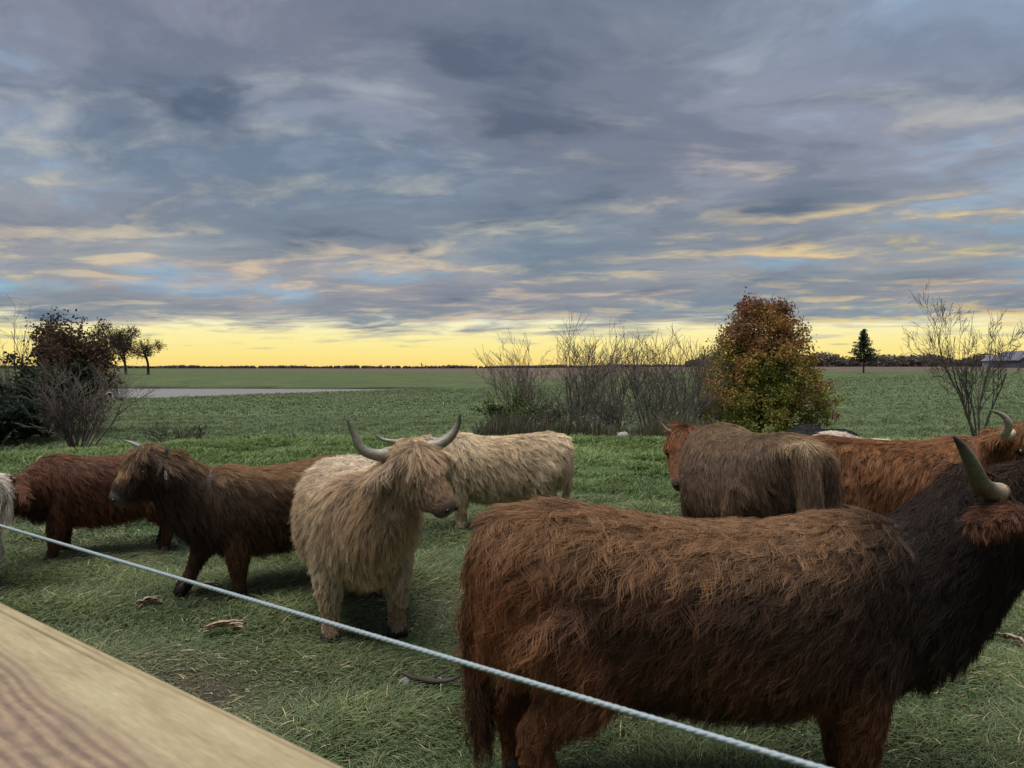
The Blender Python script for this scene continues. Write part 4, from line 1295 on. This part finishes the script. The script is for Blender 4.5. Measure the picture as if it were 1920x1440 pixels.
# weeds with pale seed heads in front of the shrubs
def weeds():
    rng = np.random.default_rng(91)
    n = 2600
    px = rng.uniform(890, 1345, n); d = rng.uniform(20.5, 27, n)
    x = (px - 960) / FPX * d
    z = terrain(x, d)
    h = (rng.uniform(0.25, 0.75, n) + (d - 20) * 0.06) * (0.8 + 0.35 * np.sin(px * 0.031) * np.sin(px * 0.011 + 1))
    P = np.zeros((n, 4, 3)); b = np.stack([x, d, z], 1); lean = rng.normal(size=(n, 3)) * np.array([0.22, 0.22, 0.0])
    for k, t in enumerate((0, 0.33, 0.66, 1)): P[:, k] = b + np.array([0, 0, 1.0]) * (h * t)[:, None] + lean * (t ** 1.6) * h[:, None]
    c = lin(np.array([(78, 72, 60), (64, 60, 50), (92, 84, 70), (70, 78, 52)], float)[rng.integers(0, 4, n)])
    o = curves_obj('dry_weeds', P, np.tile(np.array([0.008, 0.007, 0.006, 0.003]), (n, 1)), c, M_GRASS)
    tag(o, 'dark dry weeds along the foot of the shrub row', 'weeds', kind='stuff')
    m = 200
    sel = rng.integers(0, n, m); tip = P[sel, 3]
    keep = ((tip[:, 0] / tip[:, 1] * FPX + 960) > 985) & ((tip[:, 0] / tip[:, 1] * FPX + 960) < 1150)
    tip = tip[keep]
    C = np.concatenate([tip + rng.normal(size=tip.shape) * 0.03 for _ in range(4)])
    v, f = leaves_mesh(C, 0.02, rng)
    o2 = mesh_obj('seed_heads', v, f, M_LEAF, smooth_sh=False, col=np.tile(lin((160, 154, 140)), (len(v), 1)))
    tag(o2, 'pale fluffy seed heads scattered over the dry weeds', 'seed heads', kind='stuff')
weeds()

def blob(name, label, cat, c, r, rgb, seed, group=None):
    rng = np.random.default_rng(seed)
    v = []; f = []
    for i in range(9):
        th = math.pi * i / 8
        for j in range(12):
            ph = 2 * math.pi * j / 12
            v.append((math.sin(th) * math.cos(ph), math.sin(th) * math.sin(ph), math.cos(th)))
    v = np.array(v); v *= (1 + 0.22 * wob(v + seed, 2.3, 1))[:, None]; v = v * np.array(r)
    for i in range(8):
        for j in range(12): f.append((i * 12 + j, i * 12 + (j + 1) % 12, (i + 1) * 12 + (j + 1) % 12, (i + 1) * 12 + j))
    o = mesh_obj(name, v, f, material(name, m_plain(rgb, 0.85, 0.2, 0.3, 8)))
    o.location = c
    tag(o, label, cat, group)
    return o
_c = at(1167, 803, 19.6)
blob('pale_rock', 'pale rock lying in the dark brush by the paddock edge', 'rock', (_c[0], 19.6, gz(_c[0], 19.6) + 0.12), (0.15, 0.12, 0.10), (0.26, 0.25, 0.24), 5)

# farm buildings far right
def house(name, label, px, d, w, dep, wall_h, roof_h, wallrgb, roofrgb, rot=0.0):
    b = ground_at(px, d)
    root = empty(name, b, rot); tag(root, label, 'building', 'farm buildings on the right horizon')
    mw = material(name + ' wall', m_plain(wallrgb, 0.8, 0.2, 0.06, 1.5)); mr = material(name + ' roof', m_plain(roofrgb, 0.7, 0.3, 0.12, 1.0))
    w2, d2 = w / 2, dep / 2
    v = [(-w2, -d2, -1), (w2, -d2, -1), (w2, d2, -1), (-w2, d2, -1), (-w2, -d2, wall_h), (w2, -d2, wall_h), (w2, d2, wall_h), (-w2, d2, wall_h), (0, -d2, wall_h + roof_h), (0, d2, wall_h + roof_h)]
    f = [(0, 1, 5, 8, 4), (2, 3, 7, 9, 6), (0, 4, 7, 3), (1, 2, 6, 5)]
    mesh_obj('wall', v, f, mw, root, smooth_sh=False)
    e = 0.5; sl = roof_h / w2
    for sg in (-1, 1):
        x1 = sg * (w2 + e); z1 = wall_h - e * sl + 0.05; zt = wall_h + roof_h + 0.05; y0, y1 = -d2 - 0.4, d2 + 0.4; th = 0.2
        v = [(0, y0, zt), (x1, y0, z1), (x1, y1, z1), (0, y1, zt), (0, y0, zt + th), (x1, y0, z1 + th), (x1, y1, z1 + th), (0, y1, zt + th)]
        f = [(0, 1, 2, 3), (4, 7, 6, 5), (0, 4, 5, 1), (1, 5, 6, 2), (2, 6, 7, 3), (3, 7, 4, 0)]
        mesh_obj('roof', v, f, mr, root, smooth_sh=False)
    for i in (-1, 1):
        c = i * w2 * 0.45
        v = [(c - 0.6, -d2 - 0.03, 1.0), (c + 0.6, -d2 - 0.03, 1.0), (c + 0.6, -d2 - 0.03, 2.4), (c - 0.6, -d2 - 0.03, 2.4), (c - 0.6, -d2 + 0.1, 1.0), (c + 0.6, -d2 + 0.1, 1.0), (c + 0.6, -d2 + 0.1, 2.4), (c - 0.6, -d2 + 0.1, 2.4)]
        f = [(0, 1, 2, 3), (4, 7, 6, 5), (0, 4, 5, 1), (1, 5, 6, 2), (2, 6, 7, 3), (3, 7, 4, 0)]
        mesh_obj('window', v, f, M_EYE, root, smooth_sh=False)
house('farm_house', 'white farmhouse with grey gabled roof on the right horizon', 1874, 330, 8, 12, 3.0, 2.4, (0.28, 0.28, 0.31), (0.13, 0.13, 0.16))
house('barn', 'dark gabled barn cut by the right edge beside the white farmhouse', 1912, 300, 13, 18, 3.0, 3.6, (0.09, 0.09, 0.12), (0.09, 0.09, 0.12))

# ------------------------------------------------------------------ grass
def grass():
    rng = np.random.default_rng(101)
    xs = []; ys = []; hs = []; rs = []
    def band(d0, d1, dens, h, r, a0=-0.80, a1=0.80):
        n = int(dens * 0.5 * (a1 - a0) * (d1 ** 2 - d0 ** 2) * QUICK)
        d = np.sqrt(rng.uniform(d0 ** 2, d1 ** 2, n)); a = rng.uniform(a0, a1, n)
        xs.append(a * d); ys.append(d); hs.append(np.full(n, h)); rs.append(np.full(n, r))
    band(1.7, 4.5, 7500, 0.108, 0.0018, -1.1, 1.1)
    band(4.5, 7.0, 4200, 0.11, 0.0021, -0.98, 0.98)
    band(7.0, 11.0, 1700, 0.12, 0.0032, -0.9, 0.9)
    band(11.0, 21.0, 520, 0.13, 0.0052)
    band(21.0, 60.0, 50, 0.18, 0.012)
    band(60.0, 130.0, 7, 0.24, 0.028)
    x = np.concatenate(xs); y = np.concatenate(ys); h = np.concatenate(hs); r = np.concatenate(rs)
    p2 = np.stack([x, y, 0 * x], 1)
    bare = smooth(wob(p2, 0.55, 6) + 0.5 * wob(p2, 0.9, 5) + 0.35 * wob(p2, 3.0, 8), 0.15, 0.75) * (1 - smooth(y, 5.5, 8.5))
    kp = rng.random(len(x)) > 0.72 * bare
    x, y, h, r = x[kp], y[kp], h[kp], r[kp]
    n = len(x)
    p2 = np.stack([x, y, 0 * x], 1)
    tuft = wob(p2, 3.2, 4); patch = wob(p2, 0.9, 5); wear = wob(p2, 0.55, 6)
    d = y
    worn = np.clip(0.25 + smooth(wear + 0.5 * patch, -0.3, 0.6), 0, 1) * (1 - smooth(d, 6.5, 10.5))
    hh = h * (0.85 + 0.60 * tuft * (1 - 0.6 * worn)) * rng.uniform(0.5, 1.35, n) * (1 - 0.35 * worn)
    hh = np.maximum(hh, 0.02)
    P = np.zeros((n, 4, 3)); b = np.stack([x, y, terrain(x, y) - 0.005], 1)
    az = 2.2 * wob(p2, 1.3, 7) + rng.normal(size=n) * 1.3
    lean = (0.35 + 0.75 * rng.random(n) + 1.2 * worn)
    dirh = np.stack([np.cos(az), np.sin(az), 0 * az], 1)
    for k, t in enumerate((0, 0.35, 0.7, 1.0)):
        zz = hh * (t - 0.42 * np.minimum(lean, 1.6) * t ** 2 * 0.9)
        P[:, k] = b + dirh * (hh * lean * t ** 1.7)[:, None] + np.array([0, 0, 1.0]) * np.maximum(zz, 0.004)[:, None]
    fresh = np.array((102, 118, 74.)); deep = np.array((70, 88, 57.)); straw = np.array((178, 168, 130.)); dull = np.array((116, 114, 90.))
    c = mixc(deep, fresh, np.clip(0.5 + 0.5 * tuft + 0.25 * rng.normal(size=n), 0, 1))
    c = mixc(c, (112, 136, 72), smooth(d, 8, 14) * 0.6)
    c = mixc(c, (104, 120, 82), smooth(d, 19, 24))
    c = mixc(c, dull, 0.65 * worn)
    st = rng.random(n) < (0.025 + 0.07 * worn) * (1 - 0.7 * smooth(d, 8, 12))
    c[st] = straw * rng.uniform(0.75, 1.1, st.sum())[:, None]
    jit = 1 + (rng.uniform(0.65, 1.4, n) - 1) * (1 - 0.6 * smooth(d, 18, 26))
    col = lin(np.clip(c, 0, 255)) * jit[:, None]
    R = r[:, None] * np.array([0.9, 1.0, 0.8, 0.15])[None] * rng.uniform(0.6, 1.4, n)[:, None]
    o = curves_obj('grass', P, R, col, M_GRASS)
    tag(o, 'trampled green grass mixed with straw underfoot', 'grass', kind='stuff')
grass()

# ------------------------------------------------------------------ litter on the grass
def husk(px, py, length, label, seed, rot):
    rng = np.random.default_rng(seed)
    d = EYE * FPX / (py - HOR); x = (px - 960) / FPX * d
    root = empty('corn_husk', (x, d, gz(x, d) + 0.035), rot); tag(root, label, 'corn husk', 'dry husks lying on the grass')
    mt = material('dry husk', m_plain((0.32, 0.25, 0.17), 0.8, 0.2, 0.4, 40))
    for k in range(5):
        n = 9; t = np.linspace(0, 1, n)
        w = 0.022 * np.sin(np.pi * np.clip(t * 0.93 + 0.06, 0, 1)) * rng.uniform(0.6, 1.2)
        P = np.stack([(t - 0.5) * length, (k - 2) * 0.012 + rng.normal() * 0.006 + 0.02 * np.sin(t * 3 + k), 0.012 * k * 0.5 + 0.02 * np.sin(t * 3.1) + 0.012 * rng.normal(size=n) * 0.3], 1)
        v = np.concatenate([P + np.stack([0 * t, -w, 0.012 + 0 * t], 1), P, P + np.stack([0 * t, w, 0.012 + 0 * t], 1), P + np.array([0, 0, 0.002])])
        f = []
        for i in range(n - 1):
            f.append((i, i + 1, n + i + 1, n + i)); f.append((n + i, n + i + 1, 2 * n + i + 1, 2 * n + i))
            f.append((i, 3 * n + i, 3 * n + i + 1, i + 1)); f.append((3 * n + i, 2 * n + i, 2 * n + i + 1, 3 * n + i + 1))
        mesh_obj('leaf', v, f, mt, root)
husk(415, 1190, 0.24, 'dry corn husk lying on the grass near the timber rail', 1, 0.35)
husk(275, 1142, 0.17, 'small frayed corn husk left of the larger dry one', 2, 0.6)
husk(385, 1112, 0.14, 'pale corn husk beside the calf hoof', 3, 0.1)
husk(1905, 1218, 0.2, 'bunch of dry corn leaf on the grass at the right edge', 4, 1.9)
def litter():
    d = EYE * FPX / (1285 - HOR); x = (800 - 960) / FPX * d
    root = empty('twig', (x, d, gz(x, d) + 0.03)); tag(root, 'dark broken twig lying between the blonde and dark brown cows', 'twig')
    P = spline([(-0.14, 0.06, 0.03), (-0.08, 0.02, 0.02), (0.02, -0.01, 0.015), (0.11, -0.02, 0.02), (0.19, 0.02, 0.035)], 14)
    v, f = tube(P, np.interp(np.linspace(0, 1, 14), [0, 0.5, 0.8, 1], [0.008, 0.016, 0.012, 0.004]), 8)
    mesh_obj('stick', v, f, M_BARK, root)
    for k, (a, b) in enumerate([((0.02, -0.01, 0.02), (0.12, 0.06, 0.05)), ((-0.08, 0.02, 0.02), (-0.12, 0.1, 0.05))]):
        v, f = tube([a, tuple((np.array(a) + np.array(b)) / 2 + [0.01, 0, 0.01]), b], [0.009, 0.006, 0.003], 6)
        mesh_obj('side_twig', v, f, M_BARK, root)
    d = EYE * FPX / (1282 - HOR); x = (757 - 960) / FPX * d
    blob('flat_stone', 'flat grey stone half sunk in the grass beside the dark twig', 'stone', (x, d, gz(x, d) + 0.025), (0.034, 0.045, 0.022), (0.13, 0.12, 0.11), 9)
litter()
